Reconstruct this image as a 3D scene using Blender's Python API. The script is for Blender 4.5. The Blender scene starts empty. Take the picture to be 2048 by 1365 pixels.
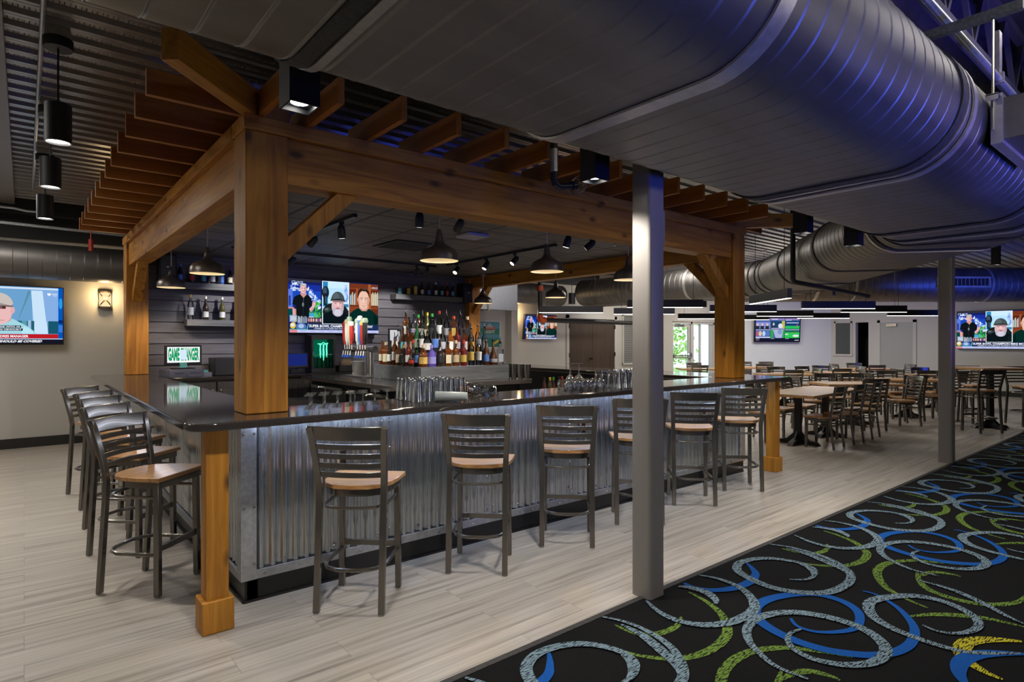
import bpy, math, random
from mathutils import Vector, Matrix
C = bpy.context.scene.collection
RND = random.Random(11)
PI = math.pi
def rad(a): return a * PI / 180.0

# ------------------------------------------------------------------ materials
def new_mat(name):
    m = bpy.data.materials.new(name); m.use_nodes = True
    nt = m.node_tree
    return m, nt, nt.nodes['Principled BSDF'], nt.nodes['Material Output']
def mat(name, col, rough=.5, metal=0.0, spec=.5, coat=0.0, trans=0.0, bump=0.0, bscale=60, vary=0.0):
    m, nt, b, out = new_mat(name)
    b.inputs['Base Color'].default_value = (*col, 1)
    b.inputs['Roughness'].default_value = rough
    b.inputs['Metallic'].default_value = metal
    b.inputs['Specular IOR Level'].default_value = spec
    b.inputs['Coat Weight'].default_value = coat
    b.inputs['Transmission Weight'].default_value = trans
    n = None
    if bump or vary:
        tc = nt.nodes.new('ShaderNodeTexCoord'); n = nt.nodes.new('ShaderNodeTexNoise')
        n.inputs['Scale'].default_value = bscale; n.inputs['Detail'].default_value = 5
        nt.links.new(tc.outputs['Object'], n.inputs['Vector'])
    if bump:
        bp = nt.nodes.new('ShaderNodeBump'); bp.inputs['Strength'].default_value = bump
        bp.inputs['Distance'].default_value = .01
        nt.links.new(n.outputs['Fac'], bp.inputs['Height']); nt.links.new(bp.outputs['Normal'], b.inputs['Normal'])
    if vary:
        r = nt.nodes.new('ShaderNodeValToRGB')
        r.color_ramp.elements[0].position = .3; r.color_ramp.elements[1].position = .7
        r.color_ramp.elements[0].color = (*[c * (1 - vary) for c in col], 1)
        r.color_ramp.elements[1].color = (*[min(1, c * (1 + vary)) for c in col], 1)
        nt.links.new(n.outputs['Fac'], r.inputs['Fac']); nt.links.new(r.outputs['Color'], b.inputs['Base Color'])
    return m
_emi = {}
def emi(col, s=1.0):
    k = (tuple(col), s)
    if k in _emi: return _emi[k]
    m = bpy.data.materials.new('glow'); m.use_nodes = True; nt = m.node_tree
    nt.nodes.clear()
    e = nt.nodes.new('ShaderNodeEmission'); o = nt.nodes.new('ShaderNodeOutputMaterial')
    e.inputs['Color'].default_value = (*col, 1); e.inputs['Strength'].default_value = s
    nt.links.new(e.outputs[0], o.inputs['Surface'])
    _emi[k] = m
    return m
def glassy(name, tint=(1, 1, 1), gloss=.35, rough=.03, milk=0.0):
    m = bpy.data.materials.new(name); m.use_nodes = True; nt = m.node_tree; nt.nodes.clear()
    t = nt.nodes.new('ShaderNodeBsdfTransparent'); t.inputs['Color'].default_value = (*tint, 1)
    g = nt.nodes.new('ShaderNodeBsdfGlossy'); g.inputs['Roughness'].default_value = rough
    g.inputs['Color'].default_value = (.95, .97, 1, 1)
    lw = nt.nodes.new('ShaderNodeLayerWeight'); lw.inputs['Blend'].default_value = gloss
    mx = nt.nodes.new('ShaderNodeMixShader'); o = nt.nodes.new('ShaderNodeOutputMaterial')
    nt.links.new(lw.outputs['Fresnel'], mx.inputs['Fac'])
    nt.links.new(t.outputs[0], mx.inputs[1]); nt.links.new(g.outputs[0], mx.inputs[2])
    last = mx
    if milk:
        d = nt.nodes.new('ShaderNodeBsdfDiffuse'); d.inputs['Color'].default_value = (.75, .82, .85, 1)
        m2 = nt.nodes.new('ShaderNodeMixShader'); m2.inputs['Fac'].default_value = milk
        nt.links.new(mx.outputs[0], m2.inputs[1]); nt.links.new(d.outputs[0], m2.inputs[2]); last = m2
    nt.links.new(last.outputs[0], o.inputs['Surface'])
    return m
def wood(name, axis, dark, light, rough=.5, fine=1.0, knots=True, bump=.25, coat=0.0, contrast=(.3, .7)):
    """grain stretched along axis 0/1/2 of the object"""
    m, nt, b, out = new_mat(name); N = nt.nodes; L = nt.links
    tc = N.new('ShaderNodeTexCoord'); mp = N.new('ShaderNodeMapping')
    s = [9 * fine] * 3; s[axis] = .55 * fine
    mp.inputs['Scale'].default_value = s
    L.new(tc.outputs['Object'], mp.inputs['Vector'])
    n = N.new('ShaderNodeTexNoise'); n.inputs['Scale'].default_value = 1.6; n.inputs['Detail'].default_value = 8
    n.inputs['Roughness'].default_value = .62; n.inputs['Distortion'].default_value = 1.2
    L.new(mp.outputs[0], n.inputs['Vector'])
    r = N.new('ShaderNodeValToRGB')
    r.color_ramp.elements[0].position = contrast[0]; r.color_ramp.elements[1].position = contrast[1]
    r.color_ramp.elements[0].color = (*dark, 1); r.color_ramp.elements[1].color = (*light, 1)
    L.new(n.outputs['Fac'], r.inputs['Fac'])
    src = r.outputs['Color']
    if knots:
        mk = N.new('ShaderNodeMapping'); ks = [4.5] * 3; ks[axis] = 2.2
        mk.inputs['Scale'].default_value = ks; L.new(tc.outputs['Object'], mk.inputs['Vector'])
        v = N.new('ShaderNodeTexVoronoi'); v.inputs['Scale'].default_value = 1.35; v.inputs['Randomness'].default_value = 1
        L.new(mk.outputs[0], v.inputs['Vector'])
        kr = N.new('ShaderNodeValToRGB'); kr.color_ramp.elements[0].position = .07; kr.color_ramp.elements[1].position = .2
        kr.color_ramp.elements[0].color = (1, 1, 1, 1); kr.color_ramp.elements[1].color = (0, 0, 0, 1)
        L.new(v.outputs['Distance'], kr.inputs['Fac'])
        mx = N.new('ShaderNodeMixRGB'); mx.inputs['Color2'].default_value = (*[c * .3 for c in dark], 1)
        L.new(kr.outputs['Color'], mx.inputs['Fac']); L.new(src, mx.inputs['Color1']); src = mx.outputs['Color']
    L.new(src, b.inputs['Base Color'])
    b.inputs['Roughness'].default_value = rough; b.inputs['Coat Weight'].default_value = coat
    b.inputs['Coat Roughness'].default_value = .12
    if bump:
        bp = N.new('ShaderNodeBump'); bp.inputs['Strength'].default_value = bump; bp.inputs['Distance'].default_value = .004
        L.new(n.outputs['Fac'], bp.inputs['Height']); L.new(bp.outputs['Normal'], b.inputs['Normal'])
    return m
def floor_mat():
    m, nt, b, out = new_mat('vinyl_plank'); N = nt.nodes; L = nt.links
    tc = N.new('ShaderNodeTexCoord'); mp = N.new('ShaderNodeMapping'); mp.inputs['Scale'].default_value = (.75, 26, 1)
    L.new(tc.outputs['Object'], mp.inputs['Vector'])
    br = N.new('ShaderNodeTexBrick'); br.inputs['Scale'].default_value = 1
    br.inputs['Brick Width'].default_value = 1.22; br.inputs['Row Height'].default_value = .18
    br.inputs['Mortar Size'].default_value = .0012; br.inputs['Mortar Smooth'].default_value = .3
    br.inputs['Color1'].default_value = (0, 0, 0, 1); br.inputs['Color2'].default_value = (1, 1, 1, 1)
    br.inputs['Mortar'].default_value = (.5, .5, .5, 1); br.inputs['Bias'].default_value = 0
    br.offset = .37; L.new(tc.outputs['Object'], br.inputs['Vector'])
    ad = N.new('ShaderNodeVectorMath'); ad.operation = 'MULTIPLY_ADD'; ad.inputs[1].default_value = (7, 7, 7)
    L.new(br.outputs['Color'], ad.inputs[0]); L.new(mp.outputs[0], ad.inputs[2])
    n = N.new('ShaderNodeTexNoise'); n.inputs['Scale'].default_value = 1.0; n.inputs['Detail'].default_value = 6
    n.inputs['Roughness'].default_value = .65; L.new(ad.outputs[0], n.inputs['Vector'])
    r = N.new('ShaderNodeValToRGB'); cr = r.color_ramp
    cr.elements[0].position = .30; cr.elements[0].color = (.20, .168, .135, 1)
    cr.elements[1].position = .66; cr.elements[1].color = (.53, .49, .43, 1)
    e = cr.elements.new(.45); e.color = (.40, .362, .31, 1)
    L.new(n.outputs['Fac'], r.inputs['Fac'])
    mx = N.new('ShaderNodeMixRGB'); mx.inputs['Color2'].default_value = (.22, .19, .16, 1)
    L.new(br.outputs['Fac'], mx.inputs['Fac']); L.new(r.outputs['Color'], mx.inputs['Color1'])
    L.new(mx.outputs[0], b.inputs['Base Color'])
    b.inputs['Roughness'].default_value = .36; b.inputs['Specular IOR Level'].default_value = .4
    return m
def streak_mat(name, col):
    m, nt, b, out = new_mat(name); N = nt.nodes; L = nt.links
    tc = N.new('ShaderNodeTexCoord'); mp = N.new('ShaderNodeMapping'); mp.inputs['Scale'].default_value = (26, 170, 1)
    mp.inputs['Rotation'].default_value = (0, 0, .5)
    L.new(tc.outputs['Object'], mp.inputs['Vector'])
    n = N.new('ShaderNodeTexNoise'); n.inputs['Scale'].default_value = 1; n.inputs['Detail'].default_value = 3
    L.new(mp.outputs[0], n.inputs['Vector'])
    r = N.new('ShaderNodeValToRGB'); r.color_ramp.elements[0].position = .43; r.color_ramp.elements[1].position = .50
    r.color_ramp.elements[0].color = (.008, .008, .009, 1); r.color_ramp.elements[1].color = (*col, 1)
    L.new(n.outputs['Fac'], r.inputs['Fac']); L.new(r.outputs['Color'], b.inputs['Base Color'])
    b.inputs['Roughness'].default_value = .95; b.inputs['Specular IOR Level'].default_value = .1
    return m
def galv_mat(name, col, rough, scale=26, vary=.25, metal=1.0, stretch=None):
    m, nt, b, out = new_mat(name); N = nt.nodes; L = nt.links
    tc = N.new('ShaderNodeTexCoord'); v = N.new('ShaderNodeTexNoise')
    v.inputs['Scale'].default_value = scale; v.inputs['Detail'].default_value = 4
    src = tc.outputs['Object']
    if stretch:
        mp = N.new('ShaderNodeMapping'); mp.inputs['Scale'].default_value = stretch
        L.new(src, mp.inputs['Vector']); src = mp.outputs[0]
    L.new(src, v.inputs['Vector'])
    r = N.new('ShaderNodeValToRGB'); r.color_ramp.elements[0].position = .3; r.color_ramp.elements[1].position = .7
    r.color_ramp.elements[0].color = (*[c * (1 - vary) for c in col], 1); r.color_ramp.elements[1].color = (*[c * (1 + vary) for c in col], 1)
    L.new(v.outputs['Fac'], r.inputs['Fac']); L.new(r.outputs['Color'], b.inputs['Base Color'])
    mr = N.new('ShaderNodeMapRange'); mr.inputs['To Min'].default_value = rough * .8; mr.inputs['To Max'].default_value = rough * 1.3
    L.new(v.outputs['Fac'], mr.inputs['Value']); L.new(mr.outputs[0], b.inputs['Roughness'])
    b.inputs['Metallic'].default_value = metal
    return m
def tile_mat():
    m, nt, b, out = new_mat('ceiling_tile_wood'); N = nt.nodes; L = nt.links
    tc = N.new('ShaderNodeTexCoord')
    br = N.new('ShaderNodeTexBrick'); br.inputs['Scale'].default_value = 1; br.offset = 0
    br.inputs['Brick Width'].default_value = .61; br.inputs['Row Height'].default_value = .61
    br.inputs['Mortar Size'].default_value = .017; br.inputs['Mortar Smooth'].default_value = 0
    L.new(tc.outputs['Object'], br.inputs['Vector'])
    mp = N.new('ShaderNodeMapping'); mp.inputs['Scale'].default_value = (1.2, 22, 1); L.new(tc.outputs['Object'], mp.inputs['Vector'])
    n = N.new('ShaderNodeTexNoise'); n.inputs['Scale'].default_value = 1; n.inputs['Detail'].default_value = 5; L.new(mp.outputs[0], n.inputs['Vector'])
    r = N.new('ShaderNodeValToRGB'); r.color_ramp.elements[0].position = .3; r.color_ramp.elements[1].position = .7
    r.color_ramp.elements[0].color = (.085, .078, .075, 1); r.color_ramp.elements[1].color = (.19, .175, .165, 1)
    L.new(n.outputs['Fac'], r.inputs['Fac'])
    mx = N.new('ShaderNodeMixRGB'); mx.inputs['Color2'].default_value = (.012, .012, .013, 1)
    L.new(br.outputs['Fac'], mx.inputs['Fac']); L.new(r.outputs[0], mx.inputs['Color1']); L.new(mx.outputs[0], b.inputs['Base Color'])
    b.inputs['Roughness'].default_value = .55
    return m
def deck_mat():
    m, nt, b, out = new_mat('steel_deck'); N = nt.nodes; L = nt.links
    tc = N.new('ShaderNodeTexCoord'); sp = N.new('ShaderNodeSeparateXYZ'); L.new(tc.outputs['Object'], sp.inputs[0])
    w = N.new('ShaderNodeMath'); w.operation = 'MULTIPLY'; w.inputs[1].default_value = 2 * PI / .052; L.new(sp.outputs['X'], w.inputs[0])
    mu = N.new('ShaderNodeMath'); mu.operation = 'SINE'; L.new(w.outputs[0], mu.inputs[0])
    r = N.new('ShaderNodeMapRange'); r.inputs['From Min'].default_value = -.2; r.inputs['From Max'].default_value = .5
    L.new(mu.outputs[0], r.inputs['Value'])
    bp = N.new('ShaderNodeBump'); bp.inputs['Strength'].default_value = 1; bp.inputs['Distance'].default_value = .02
    L.new(r.outputs[0], bp.inputs['Height']); L.new(bp.outputs[0], b.inputs['Normal'])
    b.inputs['Base Color'].default_value = (.42, .40, .38, 1); b.inputs['Metallic'].default_value = .7; b.inputs['Roughness'].default_value = .36
    return m

M = {}
CED_D, CED_L = (.28, .098, .006), (.64, .295, .032)
for k, a in (('x', 0), ('y', 1), ('z', 2)):
    M['cedar_' + k] = wood('cedar_' + k, a, CED_D, CED_L, rough=.5)
    M['rafter_' + k] = wood('rafter_' + k, a, (.27, .080, .008), (.45, .165, .020), rough=.5, knots=False)
    M['greywood_' + k] = wood('grey_stained_wood_' + k, a, (.06, .065, .075), (.16, .165, .175), rough=.5, knots=False, fine=1.3)
M['seat'] = wood('seat_wood', 0, (.45, .20, .06), (.78, .46, .20), rough=.3, fine=1.6, knots=False, bump=.05, coat=.4)
M['table'] = wood('table_wood', 0, (.46, .22, .07), (.70, .42, .18), rough=.35, fine=1.2, knots=False, bump=.05, coat=.3)
M['cabinet'] = wood('dark_cabinet', 2, (.030, .026, .024), (.075, .065, .06), rough=.4, knots=False)
M['door_wood'] = wood('walnut_door', 2, (.042, .025, .016), (.08, .05, .033), rough=.45, knots=False)
M['shiplap'] = wood('shiplap_grey', 0, (.06, .058, .075), (.135, .13, .155), rough=.6, knots=False, fine=1.1)
M['floor'] = floor_mat()
M['carpet'] = mat('carpet_black', (.0085, .0085, .009), .95, spec=.1, vary=.3, bscale=160)
M['sw_blue'] = mat('carpet_blue', (.010, .088, .35), .95, spec=.1, vary=.2, bscale=120)
M['sw_grey'] = streak_mat('carpet_bluegrey', (.20, .29, .35))
M['sw_green'] = streak_mat('carpet_green', (.15, .25, .045))
M['sw_yellow'] = streak_mat('carpet_yellow', (.50, .45, .03))
M['duct'] = galv_mat('duct_steel', (.195, .185, .175), .46, 2.2, .2, .8, (.5, 3, 3))
M['duct_band'] = galv_mat('duct_band', (.58, .56, .53), .34, 30, .12, .7)
M['gasket'] = mat('duct_sealant', (.03, .028, .027), .7, bump=.8, bscale=40)
M['galv'] = galv_mat('galvanized_sheet', (.66, .70, .74), .24, 5, .12, .93, (1, 1, .5))
M['galv_trim'] = galv_mat('galvanized_trim', (.60, .63, .68), .35, 40, .15, .75)
M['steel'] = mat('brushed_steel', (.62, .61, .59), .22, 1.0)
M['deck'] = deck_mat()
M['deck_plain'] = mat('steel_deck_plain', (.40, .385, .37), .30, .85)
M['tile'] = tile_mat()
M['wall'] = mat('wall_paint', (.60, .575, .53), .8, spec=.2)
M['wall_white'] = mat('wall_paint_white', (.82, .85, .87), .75, spec=.2)
M['black_wall'] = mat('black_paint', (.022, .021, .022), .7)
M['ceil_dark'] = mat('dark_ceiling_paint', (.09, .085, .095), .7)
M['base'] = mat('vinyl_base_black', (.02, .019, .018), .45)
M['black'] = mat('black_satin', (.012, .012, .013), .38)
M['blackmatte'] = mat('black_matte', (.012, .012, .013), .7)
M['gun'] = mat('gunmetal_frame', (.165, .15, .135), .24, .68, coat=.5)
M['kick'] = mat('toe_kick_black', (.010, .010, .012), .3)
M['quartz'] = mat('dark_quartz', (.042, .036, .034), .07, spec=.6, vary=.35, bscale=220)
M['quartz_edge'] = M['quartz']
M['col'] = mat('column_paint', (.245, .225, .21), .4, spec=.5)
M['lampblack'] = mat('lamp_black', (.010, .011, .015), .5)
M['dome'] = mat('dome_bronze', (.20, .18, .165), .34, .75, vary=.15, bscale=12)
M['cream'] = mat('dome_inside_cream', (.85, .78, .62), .6)
M['white'] = mat('white_plastic', (.72, .72, .70), .45)
M['offwhite'] = mat('ceramic_white', (.80, .79, .76), .25)
M['trimwhite'] = mat('white_frame_paint', (.60, .58, .55), .5)
M['bronze'] = mat('sconce_bronze', (.10, .075, .05), .4, .8)
M['orange'] = mat('orange_fitting', (.62, .09, .02), .45)
M['redtag'] = mat('red_fitting', (.45, .03, .02), .45)
M['glass'] = glassy('clear_glass', (.95, .97, .98), .36, .02, .02)
M['glass_stem'] = glassy('stem_glass_clear', (.95, .97, .98), .45, .02, .12)
M['frost'] = glassy('frosted_plastic', (.9, .95, .97), .4, .2, .55)
M['copper'] = mat('copper', (.75, .33, .16), .2, 1.0)
M['window'] = glassy('window_glass', (.96, .98, .98), .15)
M['dimglass'] = mat('dark_window_glass', (.09, .10, .10), .12)
M['blind'] = mat('grey_blind', (.27, .29, .30), .5)
M['rubber'] = mat('glide_grey', (.35, .35, .36), .5)
M['teal'] = mat('teal_plastic', (.10, .42, .40), .5)
M['bluecap'] = mat('blue_cap', (.03, .14, .70), .4)
M['paper'] = mat('paper_pale', (.62, .68, .78), .7)

# ------------------------------------------------------------------ mesh builder
class MB:
    def __init__(s): s.v = []; s.f = []; s.m = []
    def add(s, vs, fs, m=0, T=None):
        b = len(s.v)
        s.v += [tuple(T @ Vector(p)) if T is not None else tuple(p) for p in vs]
        s.f += [tuple(b + i for i in f) for f in fs]; s.m += [m] * len(fs); return s
    def box(s, x0, y0, z0, x1, y1, z1, m=0, T=None):
        return s.add([(x0, y0, z0), (x1, y0, z0), (x1, y1, z0), (x0, y1, z0), (x0, y0, z1), (x1, y0, z1), (x1, y1, z1), (x0, y1, z1)],
                     [(0, 3, 2, 1), (4, 5, 6, 7), (0, 1, 5, 4), (1, 2, 6, 5), (2, 3, 7, 6), (3, 0, 4, 7)], m, T)
    def bar(s, p, q, w, h, m=0, up=(0, 0, 1)):
        p = Vector(p); q = Vector(q); d = (q - p).normalized(); u = Vector(up)
        if abs(d.dot(u)) > .98: u = Vector((0, 1, 0))
        a = d.cross(u).normalized() * (w / 2); c = a.cross(d).normalized() * (h / 2)
        vs = [p - a - c, p + a - c, p + a + c, p - a + c, q - a - c, q + a - c, q + a + c, q - a + c]
        return s.add(vs, [(0, 3, 2, 1), (4, 5, 6, 7), (0, 1, 5, 4), (1, 2, 6, 5), (2, 3, 7, 6), (3, 0, 4, 7)], m)
    def rings(s, rings, m=0, caps=True, closed=False):
        n = len(rings[0]); vs = [p for r in rings for p in r]; fs = []
        k = len(rings)
        for i in range(k if closed else k - 1):
            a = i * n; b = ((i + 1) % k) * n
            for j in range(n):
                fs.append((a + j, a + (j + 1) % n, b + (j + 1) % n, b + j))
        if caps and not closed:
            fs.append(tuple(range(n))[::-1]); fs.append(tuple((k - 1) * n + j for j in range(n)))
        return s.add(vs, fs, m)
    def tube(s, pts, r, n=8, m=0, closed=False, caps=True, w=None, ref=(0, 0, 1)):
        """round tube (or rectangular r x w bar when w is given) along pts"""
        P = [Vector(p) for p in pts]; rs = []
        for i, p in enumerate(P):
            a = P[i - 1] if (i or closed) else p
            b = P[(i + 1) % len(P)] if (closed or i < len(P) - 1) else p
            t = (b - a).normalized(); u = Vector(ref)
            if abs(t.dot(u)) > .95: u = Vector((1, 0, 0)) if abs(t.x) < .9 else Vector((0, 1, 0))
            e1 = t.cross(u).normalized(); e2 = e1.cross(t).normalized()
            rr = r[i] if isinstance(r, (list, tuple)) else r
            if w is not None:
                rs.append([p + e1 * sx * rr / 2 + e2 * sz * w / 2 for sx, sz in ((-1, -1), (1, -1), (1, 1), (-1, 1))])
            else:
                rs.append([p + e1 * rr * math.cos(2 * PI * k / n) + e2 * rr * math.sin(2 * PI * k / n) for k in range(n)])
        return s.rings(rs, m, caps, closed)
    def cyl(s, p, q, r, n=12, m=0, r2=None): return s.tube([p, q], [r, r if r2 is None else r2], n, m)
    def lathe(s, prof, c=(0, 0, 0), n=16, m=0, T=None):
        vs = []; fs = []; k = len(prof)
        for r, z in prof:
            for j in range(n):
                a = 2 * PI * j / n; vs.append((c[0] + r * math.cos(a), c[1] + r * math.sin(a), c[2] + z))
        for i in range(k - 1):
            for j in range(n):
                fs.append((i * n + j, i * n + (j + 1) % n, (i + 1) * n + (j + 1) % n, (i + 1) * n + j))
        return s.add(vs, fs, m, T)
    def prism(s, poly, z0, z1, m=0, T=None):
        n = len(poly); vs = [(x, y, z0) for x, y in poly] + [(x, y, z1) for x, y in poly]
        fs = [tuple(range(n))[::-1], tuple(range(n, 2 * n))] + [(i, (i + 1) % n, n + (i + 1) % n, n + i) for i in range(n)]
        return s.add(vs, fs, m, T)
    def flat(s, pts, m=0, T=None): return s.add(pts, [tuple(range(len(pts)))], m, T)
    def mesh(s, name, mats, smooth=35):
        me = bpy.data.meshes.new(name); me.from_pydata(s.v, [], s.f)
        for x in (mats if isinstance(mats, (list, tuple)) else [mats]): me.materials.append(x)
        me.polygons.foreach_set('material_index', s.m)
        if smooth:
            me.polygons.foreach_set('use_smooth', [True] * len(s.f)); me.update(); me.set_sharp_from_angle(angle=rad(smooth))
        me.update(); return me
    def build(s, name, mats, parent=None, smooth=35, bevel=0.0, loc=None, rz=None):
        return link(name, s.mesh(name, mats, smooth), parent, bevel, loc, rz)
def link(name, me, parent=None, bevel=0.0, loc=None, rz=None):
    o = bpy.data.objects.new(name, me); C.objects.link(o)
    if parent is not None: o.parent = parent
    if loc is not None: o.location = loc
    if rz is not None: o.rotation_euler = (0, 0, rz)
    if bevel:
        b = o.modifiers.new('Bevel', 'BEVEL'); b.width = bevel; b.segments = 2; b.limit_method = 'ANGLE'; b.angle_limit = rad(40)
    return o
def tag(o, label, cat, group=None, kind=None):
    if label: o['label'] = label
    if cat: o['category'] = cat
    if group: o['group'] = group
    if kind: o['kind'] = kind
    return o
def thing(name, label, cat, loc=(0, 0, 0), rz=0, group=None):
    o = bpy.data.objects.new(name, None); C.objects.link(o); o.location = loc; o.rotation_euler = (0, 0, rz)
    o.empty_display_size = .1
    return tag(o, label, cat, group)
def struct(name, mb, mats, **k):
    o = mb.build(name, mats, **k); o['kind'] = 'structure'; return o
def copy_tree(o, parent=None):
    c = o.copy(); C.objects.link(c)
    if parent is not None: c.parent = parent
    for ch in list(o.children): copy_tree(ch, c)
    return c
def dup(root, loc, rz, label, group=None):
    c = copy_tree(root); c.location = loc; c.rotation_euler = (0, 0, rz); c['label'] = label
    if group: c['group'] = group
    return c
class Proto:
    """first use moves the original, later uses copy it"""
    def __init__(s, root): s.root = root; s.used = False
    def place(s, loc, rz, label, group=None):
        if not s.used:
            s.used = True; o = s.root; o.location = loc; o.rotation_euler = (0, 0, rz); o['label'] = label
            if group: o['group'] = group
            return o
        return dup(s.root, loc, rz, label, group)
ORD = ['first', 'second', 'third', 'fourth', 'fifth', 'sixth', 'seventh', 'eighth', 'ninth', 'tenth', 'eleventh', 'twelfth', 'thirteenth',
       'fourteenth', 'fifteenth', 'sixteenth', 'seventeenth', 'eighteenth', 'nineteenth', 'twentieth']
def lamp(name, kind, loc, power, col=(1, 1, 1), aim=None, size=.05, spot=60, blend=.6, sx=None, sy=None):
    l = bpy.data.lights.new(name, kind); l.energy = power; l.color = col
    if kind == 'SPOT': l.spot_size = rad(spot); l.spot_blend = blend; l.shadow_soft_size = size
    elif kind == 'POINT': l.shadow_soft_size = size
    elif kind == 'AREA':
        l.shape = 'RECTANGLE'; l.size = sx or size; l.size_y = sy or size
    o = bpy.data.objects.new(name, l); C.objects.link(o); o.location = loc
    if aim is not None:
        o.rotation_euler = (Vector(aim) - Vector(loc)).to_track_quat('-Z', 'Y').to_euler()
    return o
_txt = {}
def text_geo(t, bold=.012):
    if (t, bold) in _txt: return _txt[(t, bold)]
    cu = bpy.data.curves.new('t', 'FONT'); cu.body = t; cu.size = 1; cu.offset = bold; cu.resolution_u = 2
    ob = bpy.data.objects.new('t', cu); C.objects.link(ob)
    dg = bpy.context.evaluated_depsgraph_get(); dg.update()
    me = ob.evaluated_get(dg).to_mesh()
    vs = [(v.co.x, v.co.y) for v in me.vertices]; fs = [tuple(p.vertices) for p in me.polygons]
    ob.evaluated_get(dg).to_mesh_clear()
    bpy.data.objects.remove(ob); bpy.data.curves.remove(cu)
    x0 = min(v[0] for v in vs); x1 = max(v[0] for v in vs); y0 = min(v[1] for v in vs); y1 = max(v[1] for v in vs)
    _txt[(t, bold)] = ([((x - x0) / (x1 - x0), (y - y0) / (y1 - y0)) for x, y in vs], fs); return _txt[(t, bold)]
# ------------------------------------------------------------------ room shell
XR, YB, YC, HI, DK = 20.8, 10.95, 2.22, 4.3, 3.45
m = MB().box(-3, YC, -.05, XR, YB, 0); struct('floor', m, M['floor'])
# carpet with swirls (one object, four yarn colours)
cp = MB(); cp.box(-3, -5, -.05, XR, YC - .012, .004, 0)
def catmull(P, n=7):
    out = []
    for i in range(len(P) - 1):
        p0 = P[max(i - 1, 0)]; p1 = P[i]; p2 = P[i + 1]; p3 = P[min(i + 2, len(P) - 1)]
        for k in range(n):
            t = k / n
            out.append(tuple(.5 * (2 * p1[j] + (p2[j] - p0[j]) * t + (2 * p0[j] - 5 * p1[j] + 4 * p2[j] - p3[j]) * t * t + (3 * p1[j] - p0[j] - 3 * p2[j] + p3[j]) * t ** 3) for j in range(2)))
    out.append(P[-1]); return out
SWIRL = [
(2,0.075,[(3.226,1.537),(3.165,1.471),(3.177,1.385),(3.252,1.318),(3.357,1.272),(3.479,1.284),(3.606,1.346),(3.671,1.455),(3.653,1.581),(3.544,1.67),(3.377,1.73),(3.217,1.729),(3.102,1.668),(3.031,1.553),(3.005,1.416),(3.023,1.29),(3.075,1.192),(3.159,1.1),(3.276,1.046),(3.414,1.029),(3.572,1.055),(3.702,1.116),(3.833,1.224),(3.919,1.355),(3.916,1.429)]),
(3,0.07,[(3.147,1.437),(3.057,1.451),(2.968,1.421),(2.906,1.35),(2.897,1.254),(2.957,1.146),(3.067,1.077),(3.185,1.063),(3.281,1.09),(3.361,1.162),(3.408,1.272),(3.391,1.415),(3.318,1.542),(3.201,1.617),(3.059,1.644),(2.923,1.615),(2.817,1.545),(2.748,1.457),(2.695,1.343),(2.703,1.204)]),
(3,0.07,[(3.743,1.802),(3.82,1.738),(3.928,1.731),(4.042,1.787),(4.076,1.894),(4.023,2.033),(3.917,2.12),(3.764,2.151),(3.636,2.098),(3.569,1.985),(3.539,1.813),(3.598,1.672),(3.727,1.567),(3.917,1.541),(4.076,1.568),(4.196,1.639),(4.3,1.781),(4.339,1.946),(4.331,2.085),(4.28,2.208)]),
(3,0.07,[(3.686,1.043),(3.671,0.974),(3.704,0.914),(3.785,0.867),(3.903,0.851),(4.01,0.892),(4.088,0.981),(4.114,1.091),(4.069,1.197),(3.946,1.28),(3.807,1.326),(3.693,1.307),(3.587,1.24),(3.529,1.145),(3.505,1.031),(3.506,0.905),(3.55,0.797),(3.721,0.645)]),
(0,0.06,[(3.958,1.12),(3.994,1.224),(4.082,1.367),(4.243,1.472),(4.395,1.519),(4.575,1.508),(4.742,1.418),(4.825,1.302),(4.896,1.175)]),
(0,0.055,[(3.751,1.15),(3.871,1.082),(3.981,0.982),(4.058,0.868),(4.092,0.71)]),
(0,0.06,[(3.096,2.103),(3.059,1.958),(2.986,1.824),(2.867,1.716),(2.764,1.666),(2.605,1.645),(2.452,1.676),(2.35,1.749),(2.284,1.838),(2.26,1.916)]),
(3,0.07,[(3.103,2.163),(3.143,2.12),(3.164,2.011),(3.113,1.914),(3.066,1.886)]),
(3,0.07,[(2.793,2.176),(2.732,2.033),(2.728,1.902),(2.796,1.789),(2.931,1.72),(3.091,1.707),(3.208,1.736),(3.313,1.818),(3.389,1.936),(3.404,2.079),(3.363,2.195)]),
(2,0.07,[(3.194,2.212),(3.171,2.097),(3.225,1.997),(3.344,1.936),(3.501,1.921),(3.653,1.957),(3.732,2.02),(3.799,2.099)]),
(1,0.085,[(3.879,0.673),(3.79,0.771),(3.674,0.841),(3.551,0.844),(3.456,0.807),(3.395,0.726),(3.375,0.652)]),
(2,0.085,[(3.173,0.74),(3.278,0.802),(3.406,0.825),(3.532,0.801),(3.635,0.739),(3.733,0.647)]),
(3,0.065,[(2.456,2.082),(2.452,1.948),(2.402,1.788),(2.343,1.655),(2.261,1.566)]),
(3,0.06,[(2.225,1.886),(2.206,1.811),(2.148,1.751),(2.071,1.722)]),
(3,0.05,[(4.353,1.28),(4.36,1.177),(4.334,1.05),(4.254,0.91),(4.164,0.796),(4.12,0.715)]),
(0,0.06,[(4.52,1.329),(4.381,1.277),(4.254,1.189),(4.217,1.041),(4.27,0.913),(4.435,0.811),(4.598,0.798)]),
(0,0.05,[(4.269,2.098),(4.287,1.964),(4.374,1.893),(4.512,1.883),(4.621,1.929)]),
(0,0.05,[(2.601,1.287),(2.725,1.266),(2.789,1.224),(2.817,1.15),(2.811,1.114)])]
PERIOD = 1.835
lay = 0
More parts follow.
